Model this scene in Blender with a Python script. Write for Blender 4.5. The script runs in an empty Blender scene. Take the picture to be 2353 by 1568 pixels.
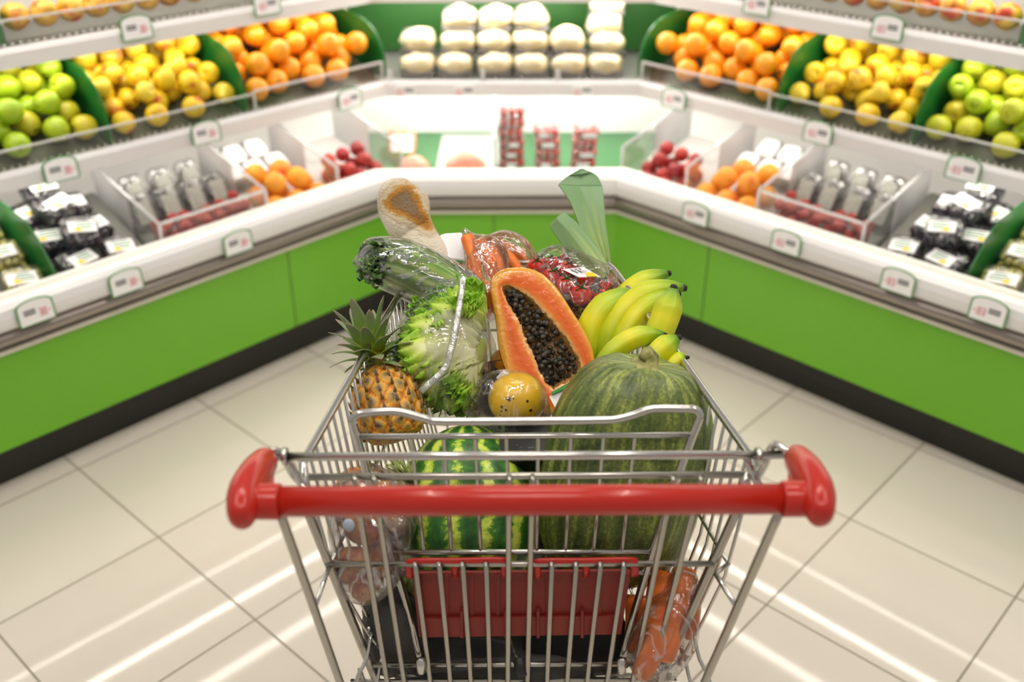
import bpy, math, random
from mathutils import Vector as V, Matrix, noise
C = bpy.context.scene.collection
sc = bpy.context.scene
PI = math.pi
rnd = random.Random(7)
# ------------------------------------------------------------------ camera
CH, F, CX, CY, PT = 1.7, 2330.0, 1176.5, 784.0, math.radians(30)
AX, UP, CAM = V((0, math.cos(PT), -math.sin(PT))), V((0, math.sin(PT), math.cos(PT))), V((0, 0, CH))
def ray(px, py): return AX + V((1, 0, 0))*((px-CX)/F) - UP*((py-CY)/F)
def P(px, py, t): return CAM + ray(px, py)*t
def PZ(px, py, z): r = ray(px, py); return CAM + r*((z-CH)/r.z)
def PY(px, py, y): r = ray(px, py); return CAM + r*(y/r.y)
def PP(px, py, o, n): r = ray(px, py); return CAM + r*((o-CAM).dot(n)/r.dot(n))
def px2m(d, t): return d*t/F
# ------------------------------------------------------------------ mesh builder
W = {}
def nz(p, s=1.0, seed=0): return noise.noise(V(p)*s + V((seed*7.3, seed*3.1, seed*1.7)))
def cat(pts, n=6):
    """Catmull-Rom through tuples/vectors of any length."""
    pts = [tuple(p) for p in pts]; out = []
    q = [tuple(2*a-b for a, b in zip(pts[0], pts[1]))] + pts + [tuple(2*a-b for a, b in zip(pts[-1], pts[-2]))]
    for i in range(1, len(q)-2):
        for j in range(n):
            t = j/n
            out.append(tuple(.5*((2*b)+(-a+c)*t+(2*a-5*b+4*c-d)*t*t+(-a+3*b-3*c+d)*t**3) for a, b, c, d in zip(q[i-1], q[i], q[i+1], q[i+2])))
    out.append(pts[-1]); return out
class MB:
    def __init__(s): s.v = []; s.f = []; s.k = []; s.h = []
    def pt(s, p, k=0., h=0.): s.v.append(V(p)); s.k.append(k); s.h.append(h); return len(s.v)-1
    def loft(s, pts, ra, rb=None, hint=(0, 0, 1), n=12, mod=None, cap=True, closed=False, kf=None):
        pts = [V(p) for p in pts]; m = len(pts); hint = V(hint)
        ra = [ra]*m if isinstance(ra, (int, float)) else list(ra)
        rb = ra if rb is None else ([rb]*m if isinstance(rb, (int, float)) else list(rb))
        base = len(s.v); S = None
        for i, p in enumerate(pts):
            if closed: T = pts[(i+1) % m]-pts[i-1]
            else: T = pts[min(i+1, m-1)]-pts[max(i-1, 0)]
            T.normalize()
            h0 = hint if S is None else S
            S = h0 - T*h0.dot(T)
            if S.length < 1e-5: S = T.orthogonal()
            S.normalize(); B = T.cross(S)
            for j in range(n):
                a = 2*PI*j/n; q = 1 if mod is None else mod(i/(m-1), a)
                k = kf(i/(m-1), a) if kf else j/n
                s.pt(p + S*(ra[i]*q*math.cos(a)) + B*(rb[i]*q*math.sin(a)), k, i/(m-1))
        for i in range(m if closed else m-1):
            for j in range(n):
                a, b = base+i*n, base+((i+1) % m)*n; j2 = (j+1) % n
                s.f.append((a+j, a+j2, b+j2, b+j))
        if cap and not closed:
            for i, e in ((0, 1), (m-1, 0)):
                c = s.pt(pts[i], kf(i/(m-1), 0) if kf else .5, i/(m-1)); r = base+i*n
                for j in range(n):
                    j2 = (j+1) % n
                    s.f.append((c, r+j2, r+j) if e else (c, r+j, r+j2))
        return s
    def tube(s, pts, r, n=8, closed=False): return s.loft(pts, r, n=n, closed=closed, hint=(.31, .17, .93))
    def box(s, c, hx, hy, hz):
        c, hx, hy, hz = V(c), V(hx), V(hy), V(hz); b = len(s.v)
        for i in (-1, 1):
            for j in (-1, 1):
                for k in (-1, 1): s.pt(c+hx*i+hy*j+hz*k)
        fl = hx.cross(hy).dot(hz) < 0
        for f in ((0, 1, 3, 2), (4, 6, 7, 5), (0, 4, 5, 1), (2, 3, 7, 6), (0, 2, 6, 4), (1, 5, 7, 3)):
            f = tuple(b+x for x in f); s.f.append(f[::-1] if fl else f)
        return s
    def ell(s, c, ax, ay, az, nu=16, nv=10, mod=None, p=1.0, kf=None):
        c, ax, ay, az = V(c), V(ax), V(ay), V(az); base = len(s.v)
        se = lambda x: math.copysign(abs(x)**p, x)
        for i in range(nv+1):
            th = PI*i/nv
            for j in range(nu):
                a = 2*PI*j/nu
                d = V((se(math.sin(th))*se(math.cos(a)), se(math.sin(th))*se(math.sin(a)), -se(math.cos(th))))
                q = 1 if mod is None else mod(d, i/nv, a)
                s.pt(c+(ax*d.x+ay*d.y+az*d.z)*q, kf(d, i/nv, a) if kf else j/nu, i/nv)
        for i in range(nv):
            for j in range(nu):
                j2 = (j+1) % nu; a = base+i*nu; b = a+nu
                s.f.append((a+j, a+j2, b+j2, b+j))
        return s
    def grid(s, fn, nu, nv, kf=None):
        base = len(s.v)
        for i in range(nu+1):
            for j in range(nv+1):
                u, w = i/nu, j/nv; s.pt(fn(u, w), kf(u, w) if kf else u, w)
        for i in range(nu):
            for j in range(nv):
                a = base+i*(nv+1)+j; s.f.append((a, a+nv+1, a+nv+2, a+1))
        return s
    def prism(s, poly, ex):
        ex = V(ex); b = len(s.v); n = len(poly)
        for p in poly: s.pt(p)
        for p in poly: s.pt(V(p)+ex)
        s.f.append(tuple(range(b, b+n))[::-1]); s.f.append(tuple(range(b+n, b+2*n)))
        for i in range(n): s.f.append((b+i, b+(i+1) % n, b+n+(i+1) % n, b+n+i))
        return s
    def build(s, name, mat, parent=None, origin=None, smooth=True, flip=True, solid=0, sub=0, bevel=0):
        if parent is not None: o0 = W[parent.name]
        else: o0 = V(origin) if origin is not None else V((sum(v.x for v in s.v)/len(s.v), sum(v.y for v in s.v)/len(s.v), min(v.z for v in s.v)))
        me = bpy.data.meshes.new(name); me.from_pydata([v-o0 for v in s.v], [], s.f)
        for nm, arr in (('k', s.k), ('h', s.h)):
            at = me.attributes.new(nm, 'FLOAT', 'POINT'); at.data.foreach_set('value', arr)
        me.polygons.foreach_set('use_smooth', [smooth]*len(s.f))
        me.materials.append(mat); me.validate(); me.update()
        o = bpy.data.objects.new(name, me); C.objects.link(o)
        if parent is not None: o.parent = parent
        else: o.location = o0
        W[o.name] = o0
        if flip:
            import bmesh
            bm = bmesh.new(); bm.from_mesh(me); bmesh.ops.recalc_face_normals(bm, faces=bm.faces); bm.to_mesh(me); bm.free()
        if bevel:
            md = o.modifiers.new('b', 'BEVEL'); md.width = bevel; md.segments = 2; md.limit_method = 'ANGLE'
        if solid:
            md = o.modifiers.new('s', 'SOLIDIFY'); md.thickness = solid; md.offset = 0
        if sub:
            md = o.modifiers.new('u', 'SUBSURF'); md.levels = sub; md.render_levels = sub
        return o
def tag(o, label, ctg, group=None, kind=None):
    o['label'] = label; o['category'] = ctg
    if group: o['group'] = group
    if kind: o['kind'] = kind
    return o
def thing(name, loc, label, ctg, group=None):
    o = bpy.data.objects.new(name, None); C.objects.link(o); o.location = loc; o.empty_display_size = .02
    W[o.name] = V(loc); return tag(o, label, ctg, group)
def dup(r, loc, rot=None, scale=None, label=None, group=None, ctg=None):
    o = r.copy(); C.objects.link(o); o.location = loc
    if rot is not None: o.rotation_euler = rot
    if scale is not None: o.scale = (scale,)*3 if isinstance(scale, float) else scale
    if label: o['label'] = label
    if group: o['group'] = group
    elif label and 'group' in o: del o['group']
    if ctg: o['category'] = ctg
    for ch in r.children:
        c = ch.copy(); C.objects.link(c); c.parent = o
        for g in ch.children:
            d = g.copy(); C.objects.link(d); d.parent = c
    return o
def drop(r):
    for ch in list(r.children): drop(ch)
    bpy.data.objects.remove(r)
# ------------------------------------------------------------------ materials
def lin(c):
    if isinstance(c, str):
        c = tuple(int(c[i:i+2], 16)/255 for i in (0, 2, 4))
    return tuple(((x+.055)/1.055)**2.4 if x > .04045 else x/12.92 for x in c)+(1.,)
def newmat(name):
    m = bpy.data.materials.new(name); m.use_nodes = True; nt = m.node_tree
    return m, nt, nt.nodes['Principled BSDF'], nt.nodes['Material Output']
def N(nt, t, **kw):
    n = nt.nodes.new(t)
    for k, v in kw.items():
        if k.startswith('i_'):
            n.inputs[k[2:].replace('_', ' ')].default_value = v
        else: setattr(n, k, v)
    return n
def ramp(nt, fac, stops, interp='LINEAR'):
    r = nt.nodes.new('ShaderNodeValToRGB'); r.color_ramp.interpolation = interp
    e = r.color_ramp.elements
    while len(e) > 1: e.remove(e[-1])
    e[0].position = stops[0][0]; e[0].color = lin(stops[0][1])
    for p, c in stops[1:]:
        x = e.new(p); x.color = lin(c)
    nt.links.new(fac, r.inputs[0]); return r.outputs[0]
def mat(name, col, rough=.5, metal=0., bump=0, bscale=60, spec=.5, var=None, vscale=12, coat=0, trans=0, sss=0, stretch=None, alpha=None):
    m, nt, b, out = newmat(name)
    b.inputs['Base Color'].default_value = lin(col); b.inputs['Roughness'].default_value = rough
    b.inputs['Metallic'].default_value = metal; b.inputs['Specular IOR Level'].default_value = spec
    b.inputs['Coat Weight'].default_value = coat
    if sss: b.inputs['Subsurface Weight'].default_value = sss; b.inputs['Subsurface Radius'].default_value = (.01, .006, .003)
    tc = N(nt, 'ShaderNodeTexCoord'); src = tc.outputs['Object']
    if stretch:
        mp = N(nt, 'ShaderNodeMapping'); mp.inputs['Scale'].default_value = stretch; nt.links.new(src, mp.inputs[0]); src = mp.outputs[0]
    if var:
        n = N(nt, 'ShaderNodeTexNoise', i_Scale=vscale, i_Detail=4.); nt.links.new(src, n.inputs['Vector'])
        stops = var if isinstance(var, list) else [(.35, col), (.65, var)]
        nt.links.new(ramp(nt, n.outputs[0], stops), b.inputs['Base Color'])
    if bump:
        n = N(nt, 'ShaderNodeTexNoise', i_Scale=bscale, i_Detail=3.); nt.links.new(src, n.inputs['Vector'])
        bp = N(nt, 'ShaderNodeBump', i_Strength=bump, i_Distance=.01); nt.links.new(n.outputs[0], bp.inputs['Height']); nt.links.new(bp.outputs[0], b.inputs['Normal'])
    return m
def attr_mat(name, stops, at='k', rough=.4, noise_amt=0., nscale=30, bump=0, bscale=80, coat=0, stretch=None, sss=0, rnd_amt=0, interp='LINEAR'):
    m, nt, b, out = newmat(name); b.inputs['Roughness'].default_value = rough; b.inputs['Coat Weight'].default_value = coat
    if sss: b.inputs['Subsurface Weight'].default_value = sss; b.inputs['Subsurface Radius'].default_value = (.01, .006, .003)
    a = N(nt, 'ShaderNodeAttribute', attribute_name=at); f = a.outputs['Fac']
    tc = N(nt, 'ShaderNodeTexCoord'); src = tc.outputs['Object']
    if stretch:
        mp = N(nt, 'ShaderNodeMapping'); mp.inputs['Scale'].default_value = stretch; nt.links.new(src, mp.inputs[0]); src = mp.outputs[0]
    n = N(nt, 'ShaderNodeTexNoise', i_Scale=nscale, i_Detail=5.); nt.links.new(src, n.inputs['Vector'])
    if noise_amt:
        q = N(nt, 'ShaderNodeMath', operation='MULTIPLY_ADD'); q.inputs[1].default_value = noise_amt; q.inputs[2].default_value = -noise_amt/2
        nt.links.new(n.outputs[0], q.inputs[0])
        ad = N(nt, 'ShaderNodeMath', operation='ADD'); nt.links.new(f, ad.inputs[0]); nt.links.new(q.outputs[0], ad.inputs[1]); f = ad.outputs[0]
    if rnd_amt:
        oi = N(nt, 'ShaderNodeObjectInfo'); q = N(nt, 'ShaderNodeMath', operation='MULTIPLY_ADD'); q.inputs[1].default_value = rnd_amt; q.inputs[2].default_value = -rnd_amt/2
        nt.links.new(oi.outputs['Random'], q.inputs[0])
        ad = N(nt, 'ShaderNodeMath', operation='ADD'); nt.links.new(f, ad.inputs[0]); nt.links.new(q.outputs[0], ad.inputs[1]); f = ad.outputs[0]
    nt.links.new(ramp(nt, f, stops, interp), b.inputs['Base Color'])
    if bump:
        n2 = N(nt, 'ShaderNodeTexNoise', i_Scale=bscale, i_Detail=3.); nt.links.new(src, n2.inputs['Vector'])
        bp = N(nt, 'ShaderNodeBump', i_Strength=bump, i_Distance=.01); nt.links.new(n2.outputs[0], bp.inputs['Height']); nt.links.new(bp.outputs[0], b.inputs['Normal'])
    return m
def film(name, col='ffffff', haze=.06, edge=.5, bump=.6, bscale=35, rough=.12, stretch=None, crease_glint=.45, dif=.22):
    """thin clear plastic: mostly lets light through, glossy wrinkles on top"""
    m, nt, b, out = newmat(name)
    b.inputs['Base Color'].default_value = lin(col); b.inputs['Roughness'].default_value = rough; b.inputs['Specular IOR Level'].default_value = .9
    tr = N(nt, 'ShaderNodeBsdfTransparent'); mx = N(nt, 'ShaderNodeMixShader'); lw = N(nt, 'ShaderNodeLayerWeight', i_Blend=.35)
    gl = N(nt, 'ShaderNodeBsdfGlossy'); gl.inputs['Roughness'].default_value = rough*.6; gm = N(nt, 'ShaderNodeMixShader'); gm.inputs[0].default_value = dif
    nt.links.new(gl.outputs[0], gm.inputs[1]); nt.links.new(b.outputs[0], gm.inputs[2])
    q = N(nt, 'ShaderNodeMath', operation='MULTIPLY_ADD', use_clamp=True); q.inputs[1].default_value = edge; q.inputs[2].default_value = haze
    if bump:
        tc = N(nt, 'ShaderNodeTexCoord'); mp = N(nt, 'ShaderNodeMapping'); mp.inputs['Scale'].default_value = stretch or (1, 1, 1)
        nt.links.new(tc.outputs['Object'], mp.inputs[0])
        n = N(nt, 'ShaderNodeTexNoise', i_Scale=bscale, i_Detail=4., i_Distortion=.8); nt.links.new(mp.outputs[0], n.inputs['Vector'])
        bp = N(nt, 'ShaderNodeBump', i_Strength=min(1, bump), i_Distance=.009); nt.links.new(n.outputs[0], bp.inputs['Height'])
        nt.links.new(bp.outputs[0], gl.inputs['Normal'])
    nt.links.new(lw.outputs['Fresnel'], q.inputs[0]); f_ = q.outputs[0]
    if bump and crease_glint:
        n5 = N(nt, 'ShaderNodeTexNoise', i_Scale=bscale*.55, i_Detail=3., i_Distortion=1.6); nt.links.new(mp.outputs[0], n5.inputs['Vector'])
        cr = ramp(nt, n5.outputs[0], [(.455, '000000'), (.5, 'ffffff'), (.545, '000000')])  # whitish streaks painted in for the glints along film wrinkles
        c2 = N(nt, 'ShaderNodeMath', operation='MULTIPLY_ADD', use_clamp=True); c2.inputs[1].default_value = crease_glint; nt.links.new(cr, c2.inputs[0]); nt.links.new(f_, c2.inputs[2]); f_ = c2.outputs[0]
    nt.links.new(f_, mx.inputs[0])
    nt.links.new(tr.outputs[0], mx.inputs[1]); nt.links.new(gm.outputs[0], mx.inputs[2]); nt.links.new(mx.outputs[0], out.inputs[0])
    return m
def emis(name, col, st):
    m, nt, b, out = newmat(name); e = N(nt, 'ShaderNodeEmission'); e.inputs[0].default_value = lin(col); e.inputs[1].default_value = st
    nt.links.new(e.outputs[0], out.inputs[0]); return m
M = {}
M['filld'] = emis('fill_glow_deck', 'fffaf2', 20.)  # glow of the added fill strips under the centre shelves
M['lampt'] = emis('lamp_glow_canopy', 'fff8ec', 15.)
M['white'] = mat('white_paint', 'f1efec', .35)
M['rail'] = mat('rail_plastic', 'e9e7e8', .25)
M['backw'] = mat('white_panel', 'f3f1ee', .4)
M['green'] = mat('green_panel', '6fb52a', .2, spec=.4)
M['dgreen'] = mat('dark_green_plastic', '1d6b2c', .3)
M['bumper'] = mat('bumper_aluminium', 'a39a93', .32, metal=.75)
M['trimw'] = mat('beige_trim', 'cfc8b8', .4)
M['black'] = mat('black_kick', '1d1a18', .4)
M['lamp'] = emis('lamp_glow', 'fff8ec', 25.)
M['lampc'] = emis('lamp_glow_bright', 'fffaf2', 58.)
M['chrome'] = mat('chrome_wire', 'cfcdc8', .2, metal=1.)
M['zinc'] = mat('zinc_tube', 'b5b2a8', .3, metal=1.)
M['red'] = mat('red_plastic', 'b8261a', .25, spec=.4, coat=.15)
M['redp'] = mat('red_panel', '8e2a20', .5)
M['clear'] = film('clear_plastic', 'eef3ee', .025, .35, 0, rough=.08)
M['clearedge'] = film('clear_plastic_edge', 'ffffff', .52, .4, 0, rough=.2, dif=.8)
M['film'] = film('cling_film', 'ffffff', .04, .5, .7, 40, .1)
M['bag'] = film('poly_bag', 'ffffff', .10, .55, .8, 30, .14)
M['card'] = mat('white_card', 'f4f3f4', .5)
M['tagedge'] = mat('green_tag_edge', '2f8a3c', .4)
M['print'] = mat('dark_print', '55565a', .6)
M['printr'] = mat('red_print', 'd2566b', .6)
M['yellow'] = mat('yellow_sticker', 'f6cf1c', .5)
# ------------------------------------------------------------------ floor
e1 = math.radians(-42.7)
def floor_mat():
    m, nt, b, out = newmat('floor_tiles'); T = .4145
    tc = N(nt, 'ShaderNodeTexCoord')
    br = N(nt, 'ShaderNodeTexBrick', offset=0., squash=1.); br.inputs['Scale'].default_value = 1.
    for k, v in (('Mortar Size', .0028), ('Mortar Smooth', .15), ('Brick Width', T), ('Row Height', T), ('Bias', 0.)): br.inputs[k].default_value = v
    br.inputs['Color1'].default_value = lin('e2d9cd'); br.inputs['Color2'].default_value = lin('dcd3c5'); br.inputs['Mortar'].default_value = lin('968d7c')
    mp = N(nt, 'ShaderNodeMapping'); mp.inputs['Location'].default_value = (T*20, T*20, 0)
    nt.links.new(tc.outputs['Object'], mp.inputs[0]); nt.links.new(mp.outputs[0], br.inputs[0]); nt.links.new(br.outputs['Color'], b.inputs['Base Color'])
    r = N(nt, 'ShaderNodeMath', operation='MULTIPLY_ADD'); r.inputs[1].default_value = .4; r.inputs[2].default_value = .045
    nt.links.new(br.outputs['Fac'], r.inputs[0]); nt.links.new(r.outputs[0], b.inputs['Roughness'])
    bp = N(nt, 'ShaderNodeBump', i_Strength=.5, i_Distance=.002, invert=True); nt.links.new(br.outputs['Fac'], bp.inputs['Height']); nt.links.new(bp.outputs[0], b.inputs['Normal'])
    b.inputs['Specular IOR Level'].default_value = .33
    return m
p0 = PZ(364, 1235, 0)
mb = MB(); mb.grid(lambda u, w: ((u-.5)*14, (w-.5)*14, 0), 4, 4)
fl = mb.build('floor', floor_mat(), origin=(0, 0, 0), smooth=False); fl.location = p0; fl.rotation_euler = (0, 0, e1); fl['kind'] = 'structure'
# ------------------------------------------------------------------ cabinet run
def unit(a): a = V(a); a.normalize(); return a
class Seg:
    """one straight cabinet side: c corner, d along, n into the cabinet"""
    def __init__(s, c, d, n): s.c, s.d, s.n = V(c), V(d), V(n)
    def at(s, a, v, z): return V((s.c.x+s.d.x*a+s.n.x*v, s.c.y+s.d.y*a+s.n.y*v, z))
def lines(p0, p1, p2, p3):
    return [V(p) for p in (p0, p1, p2, p3)]
def off(path, v):
    """mitred offset of the 4 point path, v into the cabinet"""
    out = []
    segs = [unit(path[i+1]-path[i]) for i in range(3)]
    nn = [V((-s.y, s.x)) for s in segs]
    for i in range(4):
        if i == 0: out.append(path[0]+nn[0]*v)
        elif i == 3: out.append(path[3]+nn[2]*v)
        else:
            m = (nn[i-1]+nn[i]); m.normalize(); out.append(path[i]+m*(v/m.dot(nn[i])))
    return out
cl, cr = V((-.42, 3.105)), V((.345, 3.115))
LOW = lines(cl+unit((-.867, -.915))*1.9, cl, cr, cr+unit((.942, -.925))*1.95)
ml = V((-.432, 3.427)); md = unit((-.718, -.696))
MID = lines(ml+md*1.75, ml, V((.432, 3.427)), V((.432, 3.427))+V((-md.x, md.y))*1.75)
def sweep(name, path, prof, i, mt, parent, smooth=False, bevel=0):
    mb = MB(); n = len(prof); A = []; B = []
    for v, z in prof:
        o = off(path, v); A.append(V((o[i].x, o[i].y, z))); B.append(V((o[i+1].x, o[i+1].y, z)))
    b = len(mb.v)
    for p in A: mb.pt(p)
    for p in B: mb.pt(p)
    for j in range(n): mb.f.append((b+j, b+(j+1) % n, b+n+(j+1) % n, b+n+j))
    mb.f.append(tuple(range(b, b+n))); mb.f.append(tuple(range(b+n, b+2*n)))
    return mb.build(name, mt, parent, smooth=smooth, bevel=bevel)
def rect(v0, v1, z0, z1): return [(v0, z0), (v1, z0), (v1, z1), (v0, z1)]
M['olive'] = mat('olive_tray', '4d5240', .5)
M['greyt'] = mat('grey_tray_plastic', '77766f', .5)
names = ['left arm of the white produce chiller with green front panel', 'middle section of the white produce chiller across the corner', 'right arm of the white produce chiller with green front panel']
MZ, UZ, BACK = .744, .985, .43
perf = mat('perforated_white', 'f2f0ea', .45)
def perf_mat():
    m, nt, b, out = newmat('perforated_strip'); b.inputs['Roughness'].default_value = .4
    tc = N(nt, 'ShaderNodeTexCoord'); v = N(nt, 'ShaderNodeTexVoronoi', i_Scale=95., i_Randomness=0.); nt.links.new(tc.outputs['Object'], v.inputs['Vector'])
    nt.links.new(ramp(nt, v.outputs['Distance'], [(.0, '8b8b74'), (.28, '8b8b74'), (.36, 'f5f2ea')]), b.inputs['Base Color']); return m
perf = perf_mat()
cabs = []
for i in range(3):
    a, b = LOW[i], LOW[i+1]
    t = thing('display_chiller', ((a.x+b.x)/2, (a.y+b.y)/2, 0), names[i], 'display chiller'); cabs.append(t)
    sweep('kick_plate', LOW, rect(.05, .09, .0, .125), i, M['black'], t)
    sweep('vent_strip', LOW, rect(.035, .05, .06, .125), i, M['black'], t)
    fp = sweep('front_panel', LOW, rect(0, .05, .125, .395), i, M['green'], t)
    sweep('trim_strip', LOW, rect(-.012, .04, .395, .405), i, M['trimw'], t)
    prof = [(.03-.05*math.sin(x), .432-.028*math.cos(x)) for x in [PI*j/8 for j in range(9)]]
    sweep('bumper', LOW, [(.05, .404)]+prof+[(.05, .46)], i, M['bumper'], t, smooth=True, bevel=.001)
    prof = [(-.022, .462), (-.026, .475), (-.027, .495), (-.022, .515), (-.010, .527), (.005, .530), (.03, .525), (.03, .462)]
    sweep('lip', LOW, prof, i, M['rail'], t)
    sweep('perforated_strip', LOW, [(.005, .5305), (.075, .520), (.075, .514), (.005, .524)], i, perf, t)
    sweep('inner_wall', LOW, rect(.07, .08, .40, .516), i, M['white'], t)
    # deck floor and back
    mb = MB(); L = off(LOW, .08); B = off(MID, BACK)
    mb.prism([(p.x, p.y, .40) for p in (L[i], L[i+1], B[i+1], B[i])], (0, 0, .02))
    mb.build('deck_floor', M['dgreen'] if i == 1 else M['backw'], t, smooth=False)
    sweep('back_panel', MID, rect(BACK, BACK+.03, .02, 1.62), i, M['backw'], t)
    for z, v0, nm in ((MZ, 0, 'shelf'), (UZ+.05, .09, 'shelf'), (1.27, .12, 'shelf')):
        s_ = sweep(nm, MID, rect(v0+.01, BACK, z-.03, z-.012), i, M['greyt'], t)
        prof = [(v0-.004, z-.052), (v0-.007, z-.012), (v0-.001, z-.002), (v0+.012, z), (v0+.02, z-.004), (v0+.014, z-.05)]
        sweep('price_rail', MID, prof, i, M['rail'], s_)
        sweep('lamp_fill_strip', MID, rect(v0+(.016 if z < 1.2 else .03), v0+(.030 if z < 1.2 else .046), z-.042, z-.031), i, M['lampc' if i == 1 else 'lamp'], s_)
        if i == 1: sweep('lamp_fill_strip', MID, rect(.2, .24, z-.036, z-.031), i, M['filld'], s_)  # extra unseen strip, added to brighten the centre back panel
        if z < 1.2:
            o = off(MID, v0+.016); A, Bq = V((o[i].x, o[i].y, z+.003)), V((o[i+1].x, o[i+1].y, z+.003))
            n_ = int((Bq-A).length/.0215); mb = MB()
            for q in range(n_):
                mb.ell(A.lerp(Bq, (q+.5)/n_), (.0045, 0, 0), (0, .0045, 0), (0, 0, .005), 6, 4)
            mb.build('glint_strip', M['chrome'], s_)  # beads added to stand for the bright highlights along the rail edge
    c_ = sweep('canopy', MID, [(.10, 1.55), (.06, 1.60), (.06, 1.70), (BACK+.03, 1.70), (BACK+.03, 1.55)], i, M['white'], t)
    sweep('lamp_fill_strip', MID, rect(.13, .155, 1.535, 1.549), i, M['lampt'], c_)
# panel joints on the green fronts (thin dark grooves as real gaps in front of the panel)
for i, px in ((0, 668), (1, 1136), (2, 1622)):
    A, B = V((LOW[i].x, LOW[i].y, 0)), V((LOW[i+1].x, LOW[i+1].y, 0)); d = unit(B-A); nrm = V((-d.y, d.x, 0))
    p = PP(px, 640, A, nrm); mb = MB(); mb.box((p.x-nrm.x*.0004, p.y-nrm.y*.0004, .26), d*.0012, nrm*.0006, (0, 0, .134))
    mb.build('panel_joint', M['black'], cabs[i], smooth=False)
SL = Seg(ml.to_3d(), md.to_3d(), V((md.y, -md.x, 0))); SR = Seg((.432, 3.427, 0), (-md.x, md.y, 0), (-md.y, -md.x, 0))
SC = Seg((-.432, 3.427, 0), (1, 0, 0), (0, 1, 0))
dl = unit(LOW[0]-LOW[1]); dr = unit(LOW[3]-LOW[2])
DL = Seg(cl.to_3d(), dl.to_3d(), V((dl.y, -dl.x, 0))); DR = Seg((-cl.x, cl.y, 0), (-dl.x, dl.y, 0), (-dl.y, -dl.x, 0))
SIDES = ((SL, DL, 'left', 1), (SR, DR, 'right', -1))
# ------------------------------------------------------------------ dividers and guards
def vz_prism(sg, s0, th, poly, name, mt, parent=None, **kw):
    mb = MB(); mb.prism([sg.at(s0, v, z) for v, z in poly], sg.d*th); return mb.build(name, mt, parent, smooth=False, **kw)
def green_div(sg, s0, z0, sc_, label, top=.235):
    poly = [(.015, 0), (.015, .05)]+[(.015+.15*(1-math.cos(x)), .05+(.15)*math.sin(x)) for x in [PI/2*j/6*.8 for j in range(1, 7)]]+[(.40, top), (.40, 0)]
    o = vz_prism(sg, s0, .004, [(v, z0+z*sc_) for v, z in poly], 'shelf_divider', M['dgreen']); return tag(o, label, 'divider')
for sg, dk, sd, sx in SIDES:
    green_div(sg, .522, MZ, 1, f'dark green curved divider between oranges and yellow apples on the {sd} shelf')
    green_div(sg, .958, MZ, 1, f'dark green curved divider between yellow and green apples on the {sd} shelf')
    green_div(sg, -.02, MZ, .95, f'dark green curved divider at the corner end of the {sd} orange heap')
    s9 = Seg(sg.at(0, .09, 0), sg.d, sg.n)
    green_div(s9, 1.15, UZ+.05, .85, f'dark green divider among the red apples on the upper {sd} shelf')
    def guard(sg2, a, b, z0, h, label, fr=False):
        g = thing('shelf_guard', sg2.at((a+b)/2, .012, z0), label, 'shelf guard')
        mb = MB(); mb.box(sg2.at((a+b)/2, .006, z0+h/2), sg2.d*(b-a)/2, sg2.n*.0012, (0, 0, h/2)); mb.build('guard_panel', M['clear'], g, smooth=False)
        mb = MB(); e = .004 if fr else .003
        mb.box(sg2.at((a+b)/2, .006, z0+h), sg2.d*(b-a)/2, sg2.n*.0022, (0, 0, e))
        for q in ((a, b) if fr else ()): mb.box(sg2.at(q, .006, z0+h/2), sg2.d*.004, sg2.n*.0022, (0, 0, h/2))
        mb.build('guard_edge', M['clearedge'], g, smooth=False)
    guard(sg, .005, .50, MZ, .062, f'clear framed guard in front of the oranges on the {sd} shelf', True)
    guard(sg, .505, 1.5, MZ, .055, f'long clear guard in front of the apples on the {sd} shelf')
    guard(s9, .03, 1.5, UZ+.05, .068, f'long clear guard in front of the red apples on the upper {sd} shelf')
g = thing('shelf_guard', (0, 3.43, MZ), 'clear guard along the middle shelf in front of the wrapped cream packs', 'shelf guard')
mb = MB(); mb.box((0, 3.434, MZ+.022), (.42, 0, 0), (0, .0012, 0), (0, 0, .022)); mb.build('guard_panel', M['clear'], g, smooth=False)
for x in (-.1, .155, -.415):
    mb = MB(); mb.box((x, 3.431, MZ+.018), (.008, 0, 0), (0, .003, 0), (0, 0, .018)); mb.build('guard_clip', M['clearedge'], g, smooth=False)
mb = MB(); mb.box((0, 3.427+.415, .862), (.60, 0, 0), (0, .005, 0), (0, 0, .118))
tag(mb.build('shelf_backboard', mat('backboard_green', '275a1f', .45), smooth=False), 'dark green backboard behind the wrapped cream packs on the middle shelf', 'backboard')
# ------------------------------------------------------------------ fruit prototypes
def fruit_proto(name, mt, prof, n=18, stem=None, eye=None):
    pts = cat(prof, 3); mb = MB()
    mb.loft([(0, 0, z) for r, z in pts], [max(r, .001) for r, z in pts], n=n, hint=(1, 0, 0))
    o = mb.build(name, mt, origin=(0, 0, 0))
    if eye is not None:
        z = prof[0][1]; m2 = MB()
        m2.ell((0, 0, z-.02), (.17, 0, 0), (0, .17, 0), (0, 0, .06), 8, 5, mod=lambda d, h, a: 1+.5*math.cos(a*5)*abs(d.x*d.x+d.y*d.y))
        m2.build('blossom_end', eye, o)
    if stem is not None:
        z = prof[-1][1]; m2 = MB(); m2.tube([(0, 0, z-.05), (.03, 0, z+.15), (.1, .02, z+.32)], .05, 6); m2.build('stem', stem, o)
    return o
apple_prof = [(.02, -.78), (.16, -.86), (.38, -.90), (.68, -.72), (.93, -.28), (1., .12), (.92, .52), (.70, .80), (.42, .90), (.2, .82), (.03, .62)]
round_prof = [(.02, -.97), (.3, -.94), (.7, -.70), (.95, -.3), (1., .05), (.94, .35), (.70, .72), (.32, .94), (.02, .96)]
pear_prof = [(.02, -.85), (.2, -.9), (.55, -.85), (.9, -.5), (.98, -.1), (.8, .3), (.55, .65), (.4, 1.0), (.25, 1.25), (.03, 1.3)]
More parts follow.
